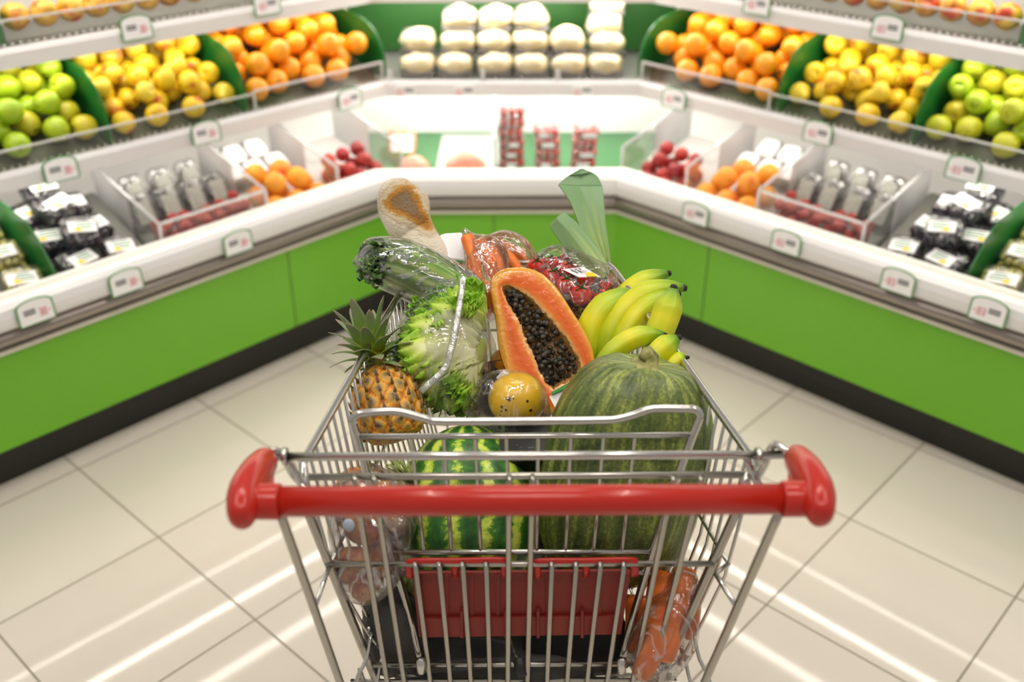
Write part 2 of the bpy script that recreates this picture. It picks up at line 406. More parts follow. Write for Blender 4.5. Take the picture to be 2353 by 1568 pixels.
plum_prof = [(.02, -1.0), (.3, -.95), (.68, -.7), (.93, -.3), (.97, .05), (.88, .45), (.62, .8), (.3, .98), (.02, .94)]
def blush(name, base, side, amt, rough=.35, tone=None):
    m, nt, b, out = newmat(name); b.inputs['Roughness'].default_value = rough
    tc = N(nt, 'ShaderNodeTexCoord'); oi = N(nt, 'ShaderNodeObjectInfo')
    n = N(nt, 'ShaderNodeTexNoise', noise_dimensions='4D', i_Scale=.85, i_Detail=3.)
    w = N(nt, 'ShaderNodeMath', operation='MULTIPLY'); w.inputs[1].default_value = 60.; nt.links.new(oi.outputs['Random'], w.inputs[0]); nt.links.new(w.outputs[0], n.inputs['W'])
    nt.links.new(tc.outputs['Object'], n.inputs['Vector'])
    mx = N(nt, 'ShaderNodeMix', data_type='RGBA')
    nt.links.new(ramp(nt, n.outputs[0], [(amt, '000000'), (amt+.14, 'ffffff')]), mx.inputs[0])
    nt.links.new(ramp(nt, oi.outputs['Random'], base), mx.inputs[6]); mx.inputs[7].default_value = lin(side)
    nt.links.new(mx.outputs[2], b.inputs['Base Color']); return m
stemm = mat('stem_brown', '5d4a26', .7); eyem = mat('eye_brown', '4b4a22', .7)
FP = {
 'green': fruit_proto('green_apple', blush('green_apple_skin', [(0, '97b81c'), (.45, 'b3c425'), (.75, 'c9b92b'), (1, 'a8c42a')], 'c09a2e', .62), apple_prof, eye=eyem, stem=stemm),
 'yellow': fruit_proto('yellow_apple', blush('yellow_apple_skin', [(0, 'e6c41c'), (.5, 'efcb28'), (.8, 'd9c02c'), (1, 'efc632')], 'c4402a', .555), apple_prof, eye=eyem, stem=stemm),
 'pear': fruit_proto('yellow_pear', blush('yellow_pear_skin', [(0, 'e8c832'), (1, 'dcc43a')], 'd58a3a', .6), pear_prof, eye=eyem),
 'red': fruit_proto('red_apple', blush('red_apple_skin', [(0, 'd9b23a'), (1, 'dfa83c')], 'c44228', .49), apple_prof, eye=eyem),
 'orange': fruit_proto('orange', mat('orange_skin', 'f6a51c', .32, bump=.12, bscale=9, var='f19413', vscale=1.2), round_prof, n=20, eye=mat('orange_navel', 'b9781a', .6)),
 'plum': fruit_proto('plum', blush('plum_skin', [(0, 'a31d20'), (.5, '8c1a24'), (1, 'c2371f')], 'd8632a', .62), plum_prof, stem=stemm),
 'peach': fruit_proto('peach', blush('peach_skin', [(0, 'f0a82c'), (1, 'ee9330')], 'd5492c', .55, .6), round_prof, stem=stemm),
 'berry': fruit_proto('lychee', mat('lychee_skin', 'b5332a', .6, bump=.5, bscale=6, var='8f2a24', vscale=3), round_prof, n=10),
}
def heap(s0, s1, v0, v1, z0, slope, r, seed, p2=.5, lim=999):
    """fruit dropped one by one on a sloping board, each into the lowest hollow of a few tries; nothing overlaps"""
    R = random.Random(seed); ca = math.cos(slope); out = []; tn_ = math.tan(slope)
    fl_ = lambda v: z0+(v-v0)*tn_+r/ca
    n1 = int((s1-s0)*(v1-v0)/(4*r*r)*.93); n2 = int(n1*(1+p2*2.2)); rr = 2.02*r
    for k in range(n2):
        best = None
        for _ in range(140):
            s, v = R.uniform(s0+r, s1-r), R.uniform(v0+r, v1-r); z = fl_(v)
            for q in out:
                d2 = (q[0]-s)**2+(q[1]-v)**2
                if d2 < rr*rr: z = max(z, q[2]+math.sqrt(rr*rr-d2))
            sc_ = z-fl_(v)
            if sc_ > 1e-4 and v < v0+1.9*r: sc_ += 9
            gap = min([math.hypot(q[0]-s, q[1]-v)-2*r for q in out]+[s-s0-r, s1-r-s, v-v0-r])
            sc_ += .35*max(gap, 0)+R.uniform(0, .10)*r+.10*(v-v0)
            if best is None or sc_ < best[0]: best = (sc_, s, v, z)
        if best[3]-fl_(best[2]) < 1.9*r: out.append(best[1:])
    return out
def rrot(R, face=.6):
    """random spin; with chance `face` the blossom end looks out towards the shopper"""
    if R.random() < face: return (PI/2+R.uniform(-.7, .7)+PI*0, R.uniform(-.5, .5), R.uniform(-.8, .8))
    return (R.uniform(0, 6.28), R.uniform(0, 6.28), R.uniform(0, 6.28))
def lay(sg, pts, protos, r, seed, label, group, rot=None):
    R = random.Random(seed)
    for s, v, z in pts:
        pk = R.choice(protos); rr = r*R.uniform(.93, 1.0)
        e = rrot(R, rot if rot is not None else .6)
        nm = {'pear': ('yellow pear', )}.get(pk)
        lb, gp = (label, group) if pk != 'pear' else (label.replace('apple', 'pear').replace('yellow pears', 'yellow apples'), group.replace('apples', 'pears'))
        dup(FP[pk], sg.at(s, v, z), e, rr, lb, gp, {'orange': 'orange', 'pear': 'pear', 'plum': 'plum', 'peach': 'peach', 'berry': 'lychee'}.get(pk, 'apple'))
def board(sg, s0, s1, v0, v1, z0, slope, label, mt):
    mb = MB(); z1 = z0+(v1-v0)*math.tan(slope)
    mb.prism([sg.at(s0, v, z) for v, z in ((v0, z0-.004), (v1, z0-.004), (v1, z1), (v0, z0))], sg.d*(s1-s0))
    return tag(mb.build('sloping_tray', mt, smooth=False), label, 'tray')
sl = math.radians(21)
for o in FP.values(): tag(o, 'fruit', 'fruit')
for q, (sg, dk, sd, sx) in enumerate(SIDES):
    board(sg, .0, .515, .02, .40, MZ-.008, sl, f'sloping tray under the orange heap on the {sd} shelf', M['olive'])
    board(sg, .53, .95, .02, .40, MZ-.008, sl, f'sloping tray under the yellow apples on the {sd} shelf', M['olive'])
    board(sg, .968, 1.6, .02, .40, MZ-.008, sl, f'sloping tray under the green apples on the {sd} shelf', M['olive'])
    lay(sg, heap(-.0, .52, .015, .38, MZ-.005, sl, .0385, 11, .9), ['orange'], .0385, 3, f'orange in the heap beside the yellow apples on the {sd} shelf', f'oranges heaped on the {sd} shelf', .35)
    lay(sg, heap(.53, .955, .015, .38, MZ-.005, sl, .0335, 12, .9), ['yellow', 'yellow', 'yellow', 'yellow', 'pear'], .0345, 4, f'yellow apple in the heap between green dividers on the {sd} shelf', f'yellow apples heaped on the {sd} shelf')
    lay(sg, heap(.968, 1.48, .015, .36, MZ-.005, sl, .0355, 13, .9), ['green'], .0365, 5, f'green apple in the heap at the outer end of the {sd} shelf', f'green apples heaped on the {sd} shelf')
    s9 = Seg(sg.at(0, .09, 0), sg.d, sg.n)
    R = random.Random(31)
    for k in range(18):
        s = .12+k*.0745
        if abs(s-1.155) < .048: continue
        dup(FP['red'], s9.at(s, .075+R.uniform(-.004, .004), UZ+.05+.060), (PI/2+R.uniform(-.5, .3), R.uniform(-.3, .3), R.uniform(-.9, .9)), .0365, f'red and yellow apple in the front row of the upper {sd} shelf', f'red apples on the upper {sd} shelf', 'apple')
    # ---- lower deck
    z0 = .44
    board(dk, -.15, .10, .09, .45, z0-.016, math.radians(15), f'sloping white tray under the plums on the {sd} deck', M['white'])
    lay(dk, heap(-.145, .10, .09, .26, z0-.012, math.radians(15), .0275, 21, 1.3), ['plum'], .0275, 6, f'dark red plum in the heap nearest the corner of the {sd} deck', f'plums on the {sd} deck', 0)
    board(dk, .12, .38, .09, .45, z0-.016, math.radians(15), f'sloping white tray under the peaches on the {sd} deck', M['white'])
    lay(dk, heap(.125, .38, .09, .28, z0-.012, math.radians(15), .036, 22, .8), ['peach'], .036, 7, f'yellow and red peach in the heap between clear dividers on the {sd} deck', f'peaches on the {sd} deck', 0)
    board(dk, .395, .73, .09, .45, z0-.01, math.radians(14), f'sloping grey tray under the lychees on the {sd} deck', M['greyt'])
    lay(dk, heap(.40, .73, .105, .22, z0+.01, math.radians(12), .0185, 23, .4), ['berry'], .0185, 8, f'small dark red lychee behind the clear front panel on the {sd} deck', f'lychees on the {sd} deck', 0)
    board(dk, .75, 1.045, .09, .45, z0-.01, math.radians(20), f'sloping grey tray under the dark grape packs on the {sd} deck', M['greyt'])
    board(dk, 1.056, 1.6, .09, .45, z0-.01, math.radians(20), f'sloping grey tray under the pale grape packs on the {sd} deck', M['greyt'])
    def adiv(s0, label, zf=.562, zb=.655, vb=.46, rib=True):
        g = thing('clear_divider', dk.at(s0, .25, .44), label, 'divider')
        pts = [(.085, .45), (.085, zf), (vb, zb), (vb, .47)]
        mb = MB(); mb.prism([dk.at(s0, v, z) for v, z in pts], dk.d*.003); mb.build('divider_panel', M['clear'], g, smooth=False)
        mb = MB(); a, b = dk.at(s0+.0015, .085, zf), dk.at(s0+.0015, vb, zb)
        mb.tube([a, b], .005, 6); mb.tube([a, dk.at(s0+.0015, .085, .45)], .005, 6); mb.build('divider_edge', M['clearedge'], g)
        if rib:
            mb = MB()
            for j in range(22):
                v = .26+j*.009; mb.box(dk.at(s0+.0015, v, (.47+zf+(zb-zf)*(v-.085)/(vb-.085))/2), dk.d*.0022, dk.n*.0018, (0, 0, (zf+(zb-zf)*(v-.085)/(vb-.085)-.47)/2))
            mb.build('divider_rib', M['clearedge'], g, smooth=False)
    adiv(-.16, f'clear ribbed divider on the corner side of the {sd} plums', .56, .66)
    adiv(.112, f'clear ribbed divider between plums and peaches on the {sd} deck')
    adiv(.385, f'clear ribbed divider between peaches and lychees on the {sd} deck')
    adiv(.738, f'clear ribbed divider between lychees and dark grapes on the {sd} deck')
    g = thing('bin_front', dk.at(.56, .09, .5), f'clear low front panel before the lychees on the {sd} deck', 'front panel')
    mb = MB(); mb.box(dk.at(.56, .088, .532), dk.d*.172, dk.n*.0015, (0, 0, .028)); mb.build('front_sheet', M['clear'], g, smooth=False)
    mb = MB(); mb.box(dk.at(.56, .088, .56), dk.d*.172, dk.n*.003, (0, 0, .004)); mb.build('front_edge', M['clearedge'], g, smooth=False)
    o = vz_prism(dk, 1.048, .004, [(.085, .45), (.085, .53), (.14, .60), (.20, .635), (.46, .66), (.46, .46)], 'deck_divider', M['dgreen'])
    tag(o, f'dark green divider between dark and white grape packs on the {sd} deck', 'divider')
grape_d = mat('dark_grape_skin', '191a30', .25, var='35222c', vscale=40); grape_w = mat('white_grape_skin', 'c6c04a', .3, var='dfd68a', vscale=30)
gcard = mat('grey_card', 'a5a49a', .5, var='8e8d84', vscale=90)
def clam(name, pos, sg, w, dp, h, tilt, label, group, content, lab=True, spin=0):
    """clear hinged pack with grapes and a paper label; front faces the shopper"""
    d, n, u = sg.d, sg.n, V((0, 0, 1))
    ca, sa = math.cos(tilt), math.sin(tilt); n2, u2 = n*ca+u*sa, u*ca-n*sa
    if spin: d, n2 = d*math.cos(spin)+n2*math.sin(spin), n2*math.cos(spin)-d*math.sin(spin)
    t = thing(name, pos, label, 'fruit pack', group)
    R = random.Random(int(abs(pos[0])*1e4)+int(abs(pos[1])*1e3))
    mb = MB(); mb.ell(V(pos)+u2*h/2, d*w/2, n2*dp/2, u2*h/2, 16, 10, p=.45); mb.build('clear_box', M['film'], t)
    if content:
        mb = MB(); r = .0095
        for a in range(int(w/(2*r))):
            for b in range(int(dp/(2*r))):
                for c in range(max(1, int(h/(2.3*r)))):
                    if R.random() < .12: continue
                    mb.ell(V(pos)+d*((a+.5)*2*r-w/2+R.uniform(-.003, .003))+n2*((b+.5)*2*r-dp/2+R.uniform(-.003, .003))+u2*(r+c*1.9*r+R.uniform(-.002, .002)), (r, 0, 0), (0, r, 0), (0, 0, r*1.1), 8, 6)
        g_ = mb.build('grape_bunch', content, t); g_['kind'] = 'stuff'
    if lab:
        mb = MB(); c = V(pos)+u2*(h+.002)-n2*dp*.1+d*R.uniform(-.01, .01)
        mb.box(c, d*w*.36, n2*dp*.24, u2*.0005); lb = mb.build('paper_label', M['card'], t, smooth=False)
        mb = MB(); mb.box(c-n2*dp*.12+d*w*.12+u2*.0009, d*.008, n2*.007, u2*.0004); mb.build('yellow_sticker', M['yellow'], lb, smooth=False)
        mb = MB()
        for j in range(3): mb.box(c+n2*(dp*.14-j*.011)-d*w*.06+u2*.0008, d*w*R.uniform(.15, .26), n2*.0018, u2*.0003)
        mb.build('label_print', M['tagedge'], lb, smooth=False)
    return t
for sg, dk, sd, sx in SIDES:
    tl = math.radians(20); hz = lambda v: .44+(v-.09)*math.tan(tl)
    gd, gw = f'dark grape packs on the {sd} deck', f'white grape packs on the {sd} deck'
    for a, v, dz, sp in ((.84, .15, .012, .2), (.965, .15, .012, -.15), (.865, .26, .012, -.1), (.98, .265, .012, .2), (.865, .365, .012, .1), (.98, .375, .012, -.2), (.92, .20, .062, .35), (.93, .31, .062, -.3), (.925, .40, .055, .1)):
        clam('grape_pack', dk.at(a, v, hz(v)+dz), dk, .10, .095, .048, tl, f'clear pack of dark grapes between the two dividers on the {sd} deck', gd, grape_d, True, sp)
    for a, v, dz, sp in ((1.115, .15, .012, .2), (1.235, .15, .012, -.2), (1.115, .26, .012, .1), (1.24, .26, .012, .2), (1.12, .37, .012, .1), (1.24, .37, .012, 0), (1.36, .15, .012, 0)):
        clam('grape_pack', dk.at(a, v, hz(v)+dz), dk, .105, .095, .048, tl, f'clear pack of pale green grapes outside the green divider on the {sd} deck', gw, grape_w, True, sp)
    # grey-carded clear packs standing behind the lychees, white trays behind the peaches
    for k, (a, v, z, c) in enumerate(((.69, .26, .475, '1'), (.605, .255, .475, '1'), (.52, .255, .475, '1'), (.44, .255, .475, '1'), (.66, .35, .50, '2'), (.565, .35, .50, '2'), (.47, .35, .50, '2'))):
        t = thing('berry_pack', dk.at(a, v, z), f'clear grey carded pack standing in the {"front" if c == "1" else "back"} row behind the {sd} lychees', 'fruit pack', f'grey carded packs in row {c} of the {sd} deck')
        up = (V((0, 0, 1))*.9+dk.n*.43); bk = (dk.n*.9-V((0, 0, 1))*.43)
        c0 = dk.at(a, v, z)+up*.055
        mb = MB(); mb.ell(c0, dk.d*.039, up*.058, bk*.02, 14, 8, p=.4); mb.build('clear_box', M['film'], t)
        mb = MB(); mb.box(c0-bk*.0215-up*.004, dk.d*.024, up*.034, bk*.0006); mb.build('grey_card', gcard, t, smooth=False)
        mb = MB(); mb.ell(c0+bk*.001, dk.d*.037, up*.054, bk*.017, 12, 8, mod=lambda d, h, a_: .9+.2*nz(d, 4)); mb.build('filling', mat('dark_filling', '4a4440', .5), t)
    for k, (a, v, z, ti) in enumerate(((.185, .325, .52, .5), (.27, .32, .52, .5), (.345, .335, .52, .5), (.22, .39, .56, .6), (.30, .39, .56, .6))):
        u2 = V((0, 0, 1))*math.cos(ti)+dk.n*math.sin(ti)*-1; n2 = dk.n*math.cos(ti)+V((0, 0, 1))*math.sin(ti)
        t = thing('foam_pack', dk.at(a, v, z), f'white wrapped pack lying behind the peaches on the {sd} deck', 'fruit pack', f'white packs behind the peaches on the {sd} deck')
        mb = MB(); mb.ell(dk.at(a, v, z)+u2*.012, dk.d*.038, n2*.045, u2*.012, 16, 6, p=.4); mb.build('tray', mat('grey_tray', '8d8a86', .5), t)
        mb = MB(); mb.ell(dk.at(a, v, z)+u2*.026, dk.d*.034, n2*.036, u2*.012, 16, 8, p=.5); mb.build('white_wrap', M['card'], t)
# ------------------------------------------------------------------ centre shelf and deck
cream = mat('cream_produce', 'f3e6bb', .45, var='efd79a', vscale=9, bump=.2, bscale=14)
darktray = mat('dark_tray', '5b5450', .45)
cols = [(-.322, 2, 0), (-.19, 3, 1), (-.065, 3, 0), (.062, 3, 1), (.192, 2, 0), (.325, 4, 1)]
for k, (x, n_, j) in enumerate(cols):
    R = random.Random(50+k)
    for q in range(n_):
        y = 3.427+.085+q*.055; z = MZ+.004+q*.062 if n_ < 4 else MZ+.004+q*.055
        x2 = x+R.uniform(-.008, .008)
        t = thing('wrapped_pack', (x2, y, z), 'cream coloured wrapped pack stacked before the green backboard on the middle shelf', 'produce pack', 'cream packs on the middle shelf')
        rz = R.uniform(-.12, .12); dx, dy = V((math.cos(rz), math.sin(rz), .0)), V((-math.sin(rz), math.cos(rz), .12))
        mb = MB(); mb.ell((x2, y, z+.012), dx*.062, dy*.062, (0, 0, .013), 18, 6, p=.4); mb.build('tray', darktray, t)
        pk = R.uniform(-.3, .3); mb = MB()
        mb.ell((x2, y, z+.034), dx*.061, dy*.058, (0, 0, .037), 20, 12, p=.88, mod=lambda d, h, a: 1+.22*nz(d, 1.7, q+k*5)+(.18*max(0, d.z)*(1-abs(d.x-pk)) if q == n_-1 else 0)); mb.build('produce', cream, t)
        mb = MB(); mb.ell((x2, y, z+.032), dx*.064, dy*.062, (0, 0, .040), 14, 8, p=.6); mb.build('cling_film', M['film'], t)
peach_m = mat('pink_pale', 'e88a74', .5, var='f0a890', vscale=30)
t = thing('meat_pack', (-.40, 3.70, .46), 'pink pack with a white label leaning upright near the corner of the middle deck', 'produce pack')
d_, u_, n_ = V((1, 0, 0)), V((0, .45, .89)), V((0, .89, -.45))
c0 = PY(924, 325, 3.55)
W[t.name] = c0-u_*.055; t.location = c0-u_*.055
mb = MB(); mb.ell(c0, d_*.05, u_*.05, n_*.018, 16, 8, p=.4); mb.build('pink_tray', peach_m, t)
mb = MB(); mb.box(c0-n_*.019-u_*.012, d_*.04, u_*.03, n_*.0008); mb.build('paper_label', M['card'], t, smooth=False)
mb = MB(); mb.box(c0-n_*.0125-u_*.047, d_*.042, u_*.006, n_*.008); mb.build('green_base', mat('green_base', '6d8a3c', .5), t, smooth=False)
for px, w, h, lb in ((950, .055, .075, 'pale pink paper bag beside the plums at the corner of the middle deck'), (1068, .075, .105, 'large pale pink paper bag left of the white divider on the middle deck')):
    c0 = PY(px, 384, 3.37); c0.z = .455; mb = MB()
    mb.ell(c0, (w, 0, 0), (0, .05, 0), (0, 0, h*.55), 20, 12, p=.8, mod=lambda d, i, a: (1-.30*max(0, d.z)*abs(d.x))*(1+.10*nz(d, 2.2, px)))
    tag(mb.build('produce_bag', peach_m, smooth=True), lb, 'bag')
mb = MB(); mb.box((-.155, 3.62, .424), (.115, 0, 0), (0, .19, 0), (0, 0, .003)); tag(mb.build('deck_sheet', mat('grey_sheet', 'c3c8c2', .35), smooth=False), 'flat grey sheet lying on the green floor of the middle deck', 'sheet')
mb = MB(); a = PY(1134, 300, 3.42)
mb.prism([(a.x, 3.30, .43), (a.x, 3.30, .585), (a.x, 3.42, .665), (a.x, 3.80, .69), (a.x, 3.80, .43)], (.008, 0, 0)); tag(mb.build('white_divider', M['white'], smooth=False), 'upright white divider left of the tomato packs on the middle deck', 'divider')
tomr = mat('tomato_skin', 'c81c12', .18, var='d8341a', vscale=6); calyx_m = mat('tomato_calyx', '2c5a20', .6)
def tom_pack(c, label, group, n2, u2, w=.047, dp=.05):
    d = V((1, 0, 0)); t = thing('tomato_pack', c, label, 'tomato pack', group)
    mb = MB(); mb.ell(V(c)+u2*.014, d*w, n2*dp, u2*.017, 14, 6, p=.4); mb.build('clear_tray', M['film'], t)
    for a in range(3):
        for b in range(2):
            mb = MB(); mb.ell(V(c)+d*((a-1)*.028)+n2*((b-.5)*.044)+u2*.014, d*.0138, n2*.019, u2*.0145, 10, 8); mb.build('tomato', tomr, t)
    if rnd.random() < .55:
        mb = MB(); mb.box(V(c)-n2*(dp+.002)+u2*.012+d*rnd.uniform(-.012, .012), d*rnd.uniform(.014, .026), u2*rnd.uniform(.006, .010), n2*.0006); mb.build('paper_label', M['card'], t, smooth=False)
for x, y, n_, nm in ((-.002, 3.40, 7, 'tall left'), (.122, 3.40, 5, 'middle'), (.245, 3.40, 5, 'right')):
    R = random.Random(int(x*1000)+3)
    for q in range(n_):
        tom_pack((x+R.uniform(-.004, .004)+(.003*q if nm == 'right' else 0), y+R.uniform(-.003, .003)+.004*q, .4225+q*.0345), f'clear pack of red tomatoes in the {nm} stack on the middle deck', f'tomato packs in the {nm} stack', V((0, 1, 0)), V((0, 0, 1)))
# ------------------------------------------------------------------ price tags
def price_tag(c, u, v, n, label, group=None, w=.047, h=.033, flip=1, faint=False):
    t = thing('price_tag', c, label, 'price tag', group)
    arc = [V(c)+u*(w*math.cos(a))+v*(h*.55+h*.5*math.sin(a)) for a in [PI*j/8 for j in range(9)]]
    poly = [V(c)-u*w-v*h, V(c)+u*w-v*h]+arc
    mb = MB(); mb.prism(poly, n*.0016); mb.build('border', M['card'] if faint else M['tagedge'], t, smooth=False)
    q = [V(c)+(p-V(c))*.91+n*.0012 for p in poly]
    mb = MB(); mb.prism(q, n*.001); mb.build('face', M['card'], t, smooth=False)
    R = random.Random(int(abs(c[0]*1000)))
    mb = MB()
    for j in range(2):
        for k in range(4): mb.box(V(c)+u*flip*(.004+k*.0075)+v*(.006-j*.008)+n*.0025, u*.0032, v*.0028, n*.0003)
    mb.build('name_print', M['print'], t, smooth=False)
    mb = MB(); x0 = -.022*flip
    for k in (0, 1):
        o = V(c)+u*(x0+flip*k*.011)-v*.006+n*.0025
        for (a, b, hu, hv) in ((0, .009, .004, .001), (0, 0, .004, .001), (0, -.009, .004, .001), (.0035, 0, .001, .009))+(((-.0035, 0, .001, .009),) if k == 0 else ()): mb.box(o+u*a+v*b, u*hu, v*hv, n*.0003)
    mb.box(V(c)+u*(x0-flip*.012)-v*.006+n*.0025, u*.002, v*.002, n*.0003)
    mb.build('price_print', M['printr'], t, smooth=False)
def tag_at(path, i, px, py, vo, label, flip, tilt=.08):
    A2, B2 = off(path, vo)[i], off(path, vo)[i+1]; A = V((A2.x, A2.y, 0)); d = unit(V((B2.x-A2.x, B2.y-A2.y, 0))); n = V((d.y, -d.x, 0))
    p = PP(px, py, A, n)+n*.003
    u = d; v = (V((0, 0, 1))-n*tilt).normalized()
    price_tag(p, u, v, n, label, None, flip=flip)
spots = [(MID, 138, 388, -.012, 'on the middle rail under the green apples'), (MID, 472, 304, -.012, 'on the middle rail under the yellow apples'), (MID, 803, 226, -.012, 'on the middle rail under the oranges'),
         (MID, 312, 63, .078, 'on the upper rail above the yellow apples'), (MID, 612, 8, .078, 'on the upper rail above the oranges'),
         (LOW, 80, 714, -.030, 'on the lower lip below the white grape packs'), (LOW, 288, 646, -.030, 'on the lower lip below the dark grape packs'), (LOW, 545, 556, -.030, 'on the lower lip below the lychees')]
for path, px, py, vo, w in spots:
    tag_at(path, 0, px, py, vo, f'green edged price tag {w}, left arm', -1 if px < 500 or path is LOW else 1)
    tag_at(path, 2, 2*CX-px, py+(0 if path is MID else 0), vo, f'green edged price tag {w}, right arm', 1)
tag_at(LOW, 2, 1600, 490, -.030, 'green edged price tag on the lower lip below the peaches, right arm', 1)
for px, w in ((930, 'under the first column of cream packs'), (1066, 'under the third column of cream packs'), (1338, 'under the last column of cream packs')):
    A2 = off(MID, -.012)[1]; p = PY(px, 208, A2.y-.004); price_tag(p, V((1, 0, 0)), V((0, 0, 1)), V((0, -1, 0)), f'plain white price tag on the middle rail {w}', None, w=.035, h=.02, faint=True)
for o in FP.values(): drop(o)
# ------------------------------------------------------------------ shopping cart
cart = thing('shopping_cart', (.02, 1.2, 0), 'chrome wire shopping cart with a red handle filled with fruit and vegetables', 'shopping cart')
GY, RZ, BZ = 1.0, .95, .562
# handle
hl, hr = P(640, 1153, 1.08), P(1800, 1147, 1.08)
mb = MB(); mb.tube([hl, hl.lerp(hr, .5), hr], .0166, 20); mb.build('handle_bar', M['red'], cart)
for px, s, y0 in ((640, 1, 1153), (1800, -1, 1147)):
    a, b = P(px-s*58, y0, 1.08), P(px+s*4, y0, 1.08)
    mb = MB(); mb.loft([a, a.lerp(b, .3), a.lerp(b, .93), b, b], [.0195, .0195, .0195, .0187, .016], n=20); mb.build('handle_collar', M['red'], cart)
    q = [(px-s*88, 1200+y0-1153, 1.045, .006), (px-s*87, 1190+y0-1153, 1.05, .014), (px-s*82, 1165+y0-1153, 1.065, .0188), (px-s*76, 1135+y0-1153, 1.085, .0200), (px-s*58, 1100+y0-1153, 1.115, .0195), (px-s*38, 1072+y0-1153, 1.15, .0170), (px-s*26, 1060+y0-1153, 1.17, .0135), (px-s*22, 1056+y0-1153, 1.178, .007)]
    q = cat(q, 4); mb = MB(); mb.loft([P(*x[:3]) for x in q], [x[3]*.92 for x in q], [x[3]*1.2 for x in q], hint=(1, 0, 0), n=20); mb.build('handle_end', M['red'], cart)
# web of the red end between arm and collar
for px, s, y0 in ((640, 1, 1153), (1800, -1, 1147)):
    pts = [P(px-s*45, 1128+y0-1153, 1.10), P(px-s*14, 1124+y0-1153, 1.10), P(px-s*14, 1064+y0-1153, 1.165), P(px-s*35, 1064+y0-1153, 1.165)]
    mb = MB(); mb.prism(pts, AX*.012-UP*.006); mb.build('handle_web', M['red'], cart, smooth=False, bevel=.003)
cbl, cbr = P(634, 1050, 1.187), P(1834, 1045, 1.187)
mb = MB(); mb.tube([cbl, cbr], .0052, 12)
for px in (655, 1742):
    c0 = P(px, 1049, 1.187); mb.tube([c0+V((.0, .0085*math.cos(a), .0085*math.sin(a))) for a in [2*PI*j/12 for j in range(12)]], .0035, 6, closed=True)
mb.build('cross_bar', M['chrome'], cart)
# side posts
posts = []
for (x0, x1, nm) in ((646, 781, 1), (1787, 1619, -1)):
    a, b = PY(x0, 1186, .875), PY(x1, 1568, .95); d = (b-a)
    mb = MB(); e = a+d*1.9; e2 = V((e.x*1.05, e.y+.25, .14))
    mb.tube(cat([a-d*.06, a+d*.5, b, e, e2, V((e2.x*.86, 1.5, .13))], 5), .0055, 12); mb.build('side_post', M['zinc'], cart); posts.append((a, d))
rimL = lambda y: V((-.256+(y-1.0)*.16, y, RZ)); rimR = lambda y: V((.298-(y-1.0)*.222, y, RZ))
FYY = 1.567
mb = MB(); c1, c2 = rimL(FYY), rimR(FYY)
mb.tube([P(702, 1118, 1.21), rimL(1.0), rimL(1.25), c1+V((0, -.03, 0)), c1+V((.008, -.008, 0)), c1+V((.03, 0, 0)), c2+V((-.03, 0, 0)), c2+V((-.008, -.008, 0)), c2+V((0, -.03, 0)), rimR(1.25), rimR(1.0), P(1708, 1114, 1.21)], .0056, 10)
mb.build('basket_rim', M['chrome'], cart)
# brackets linking cross bar to rim
for s, pts in ((1, [(612, 1040, 1.175), (632, 1036, 1.19), (652, 1052, 1.20), (672, 1088, 1.215), (700, 1122, 1.21), (715, 1180, 1.2)]), (-1, [(1812, 1040, 1.175), (1784, 1022, 1.19), (1770, 1034, 1.195), (1760, 1062, 1.20), (1748, 1084, 1.21), (1730, 1112, 1.21), (1706, 1170, 1.2)])):
    mb = MB(); mb.tube([P(*p) for p in cat(pts, 4)], .005, 8)
    if s > 0: mb.tube([P(*p) for p in ((655, 1040, 1.19), (680, 1088, 1.21), (708, 1150, 1.21))], .004, 8)
    else: mb.tube([P(*p) for p in ((1715, 1052, 1.195), (1728, 1085, 1.21), (1752, 1130, 1.2), (1764, 1150, 1.19))], .005, 8)
    mb.build('handle_bracket', M['chrome'], cart)
# basket sides: rim down to the floor edge
BN, BF = 1.02, 1.47
hbL = lambda y: V((-.165+(y-1.0)*.11, y, BZ)); hbR = lambda y: V((.232-(y-1.0)*.17, y, BZ))
def side(top, bot):
    mb = MB(); n = 24; wires = []
    for i in range(n+1):
        f = i/n; a = top(1.0+(FYY-.01-1.0)*f); b = bot(BN+(BF-BN)*f); wires.append((a, b))
        mb.tube([a-V((0, 0, .004)), a.lerp(b, .5)+V(((a.x-b.x)*.28, 0, 0)), a.lerp(b, .75)+V(((a.x-b.x)*.2, 0, 0)), a.lerp(b, .93)+V(((a.x-b.x)*.08, 0, 0)), b+V(((-1 if b.x > 0 else 1)*.012, 0, 0))], .0023, 6)
    for f in (.44, .78, .9):
        mb.tube([a.lerp(b, f)+V(((a.x-b.x)*{.44: .25, .78: .18, .9: .1}[f], 0, 0)) for a, b in wires], .0030, 6)
    return mb, wires
for nm, top, bot, (pa, pd), tpx in (('L', rimL, hbL, posts[0], (725, 1392)), ('R', rimR, hbR, posts[1], (1691, 1394))):
    mb, wires = side(top, bot)
    a, b = wires[0]; e = PY(*tpx, .925)
    mb.tube([a.lerp(b, .44)+V(((a.x-b.x)*.25, 0, 0)), PY(750 if nm == 'L' else 1645, 1320, .985), e], .0035, 6)
    s_ = 1 if nm == 'L' else -1
    for f, q in ((.78, (812, 1485, .97)), (.9, (818, 1500, .985))):
        p0 = a.lerp(b, f)+V(((a.x-b.x)*.12, 0, 0)); q2 = V((p0.x-.02*s_, .965, p0.z-.05)); mb.tube(cat([p0, p0.lerp(q2, .5)+V((.004*s_, 0, 0)), q2, q2+V((0, -.005, -.09))], 3), .0027, 6)
    mb.build('side_panel', M['chrome'], cart)
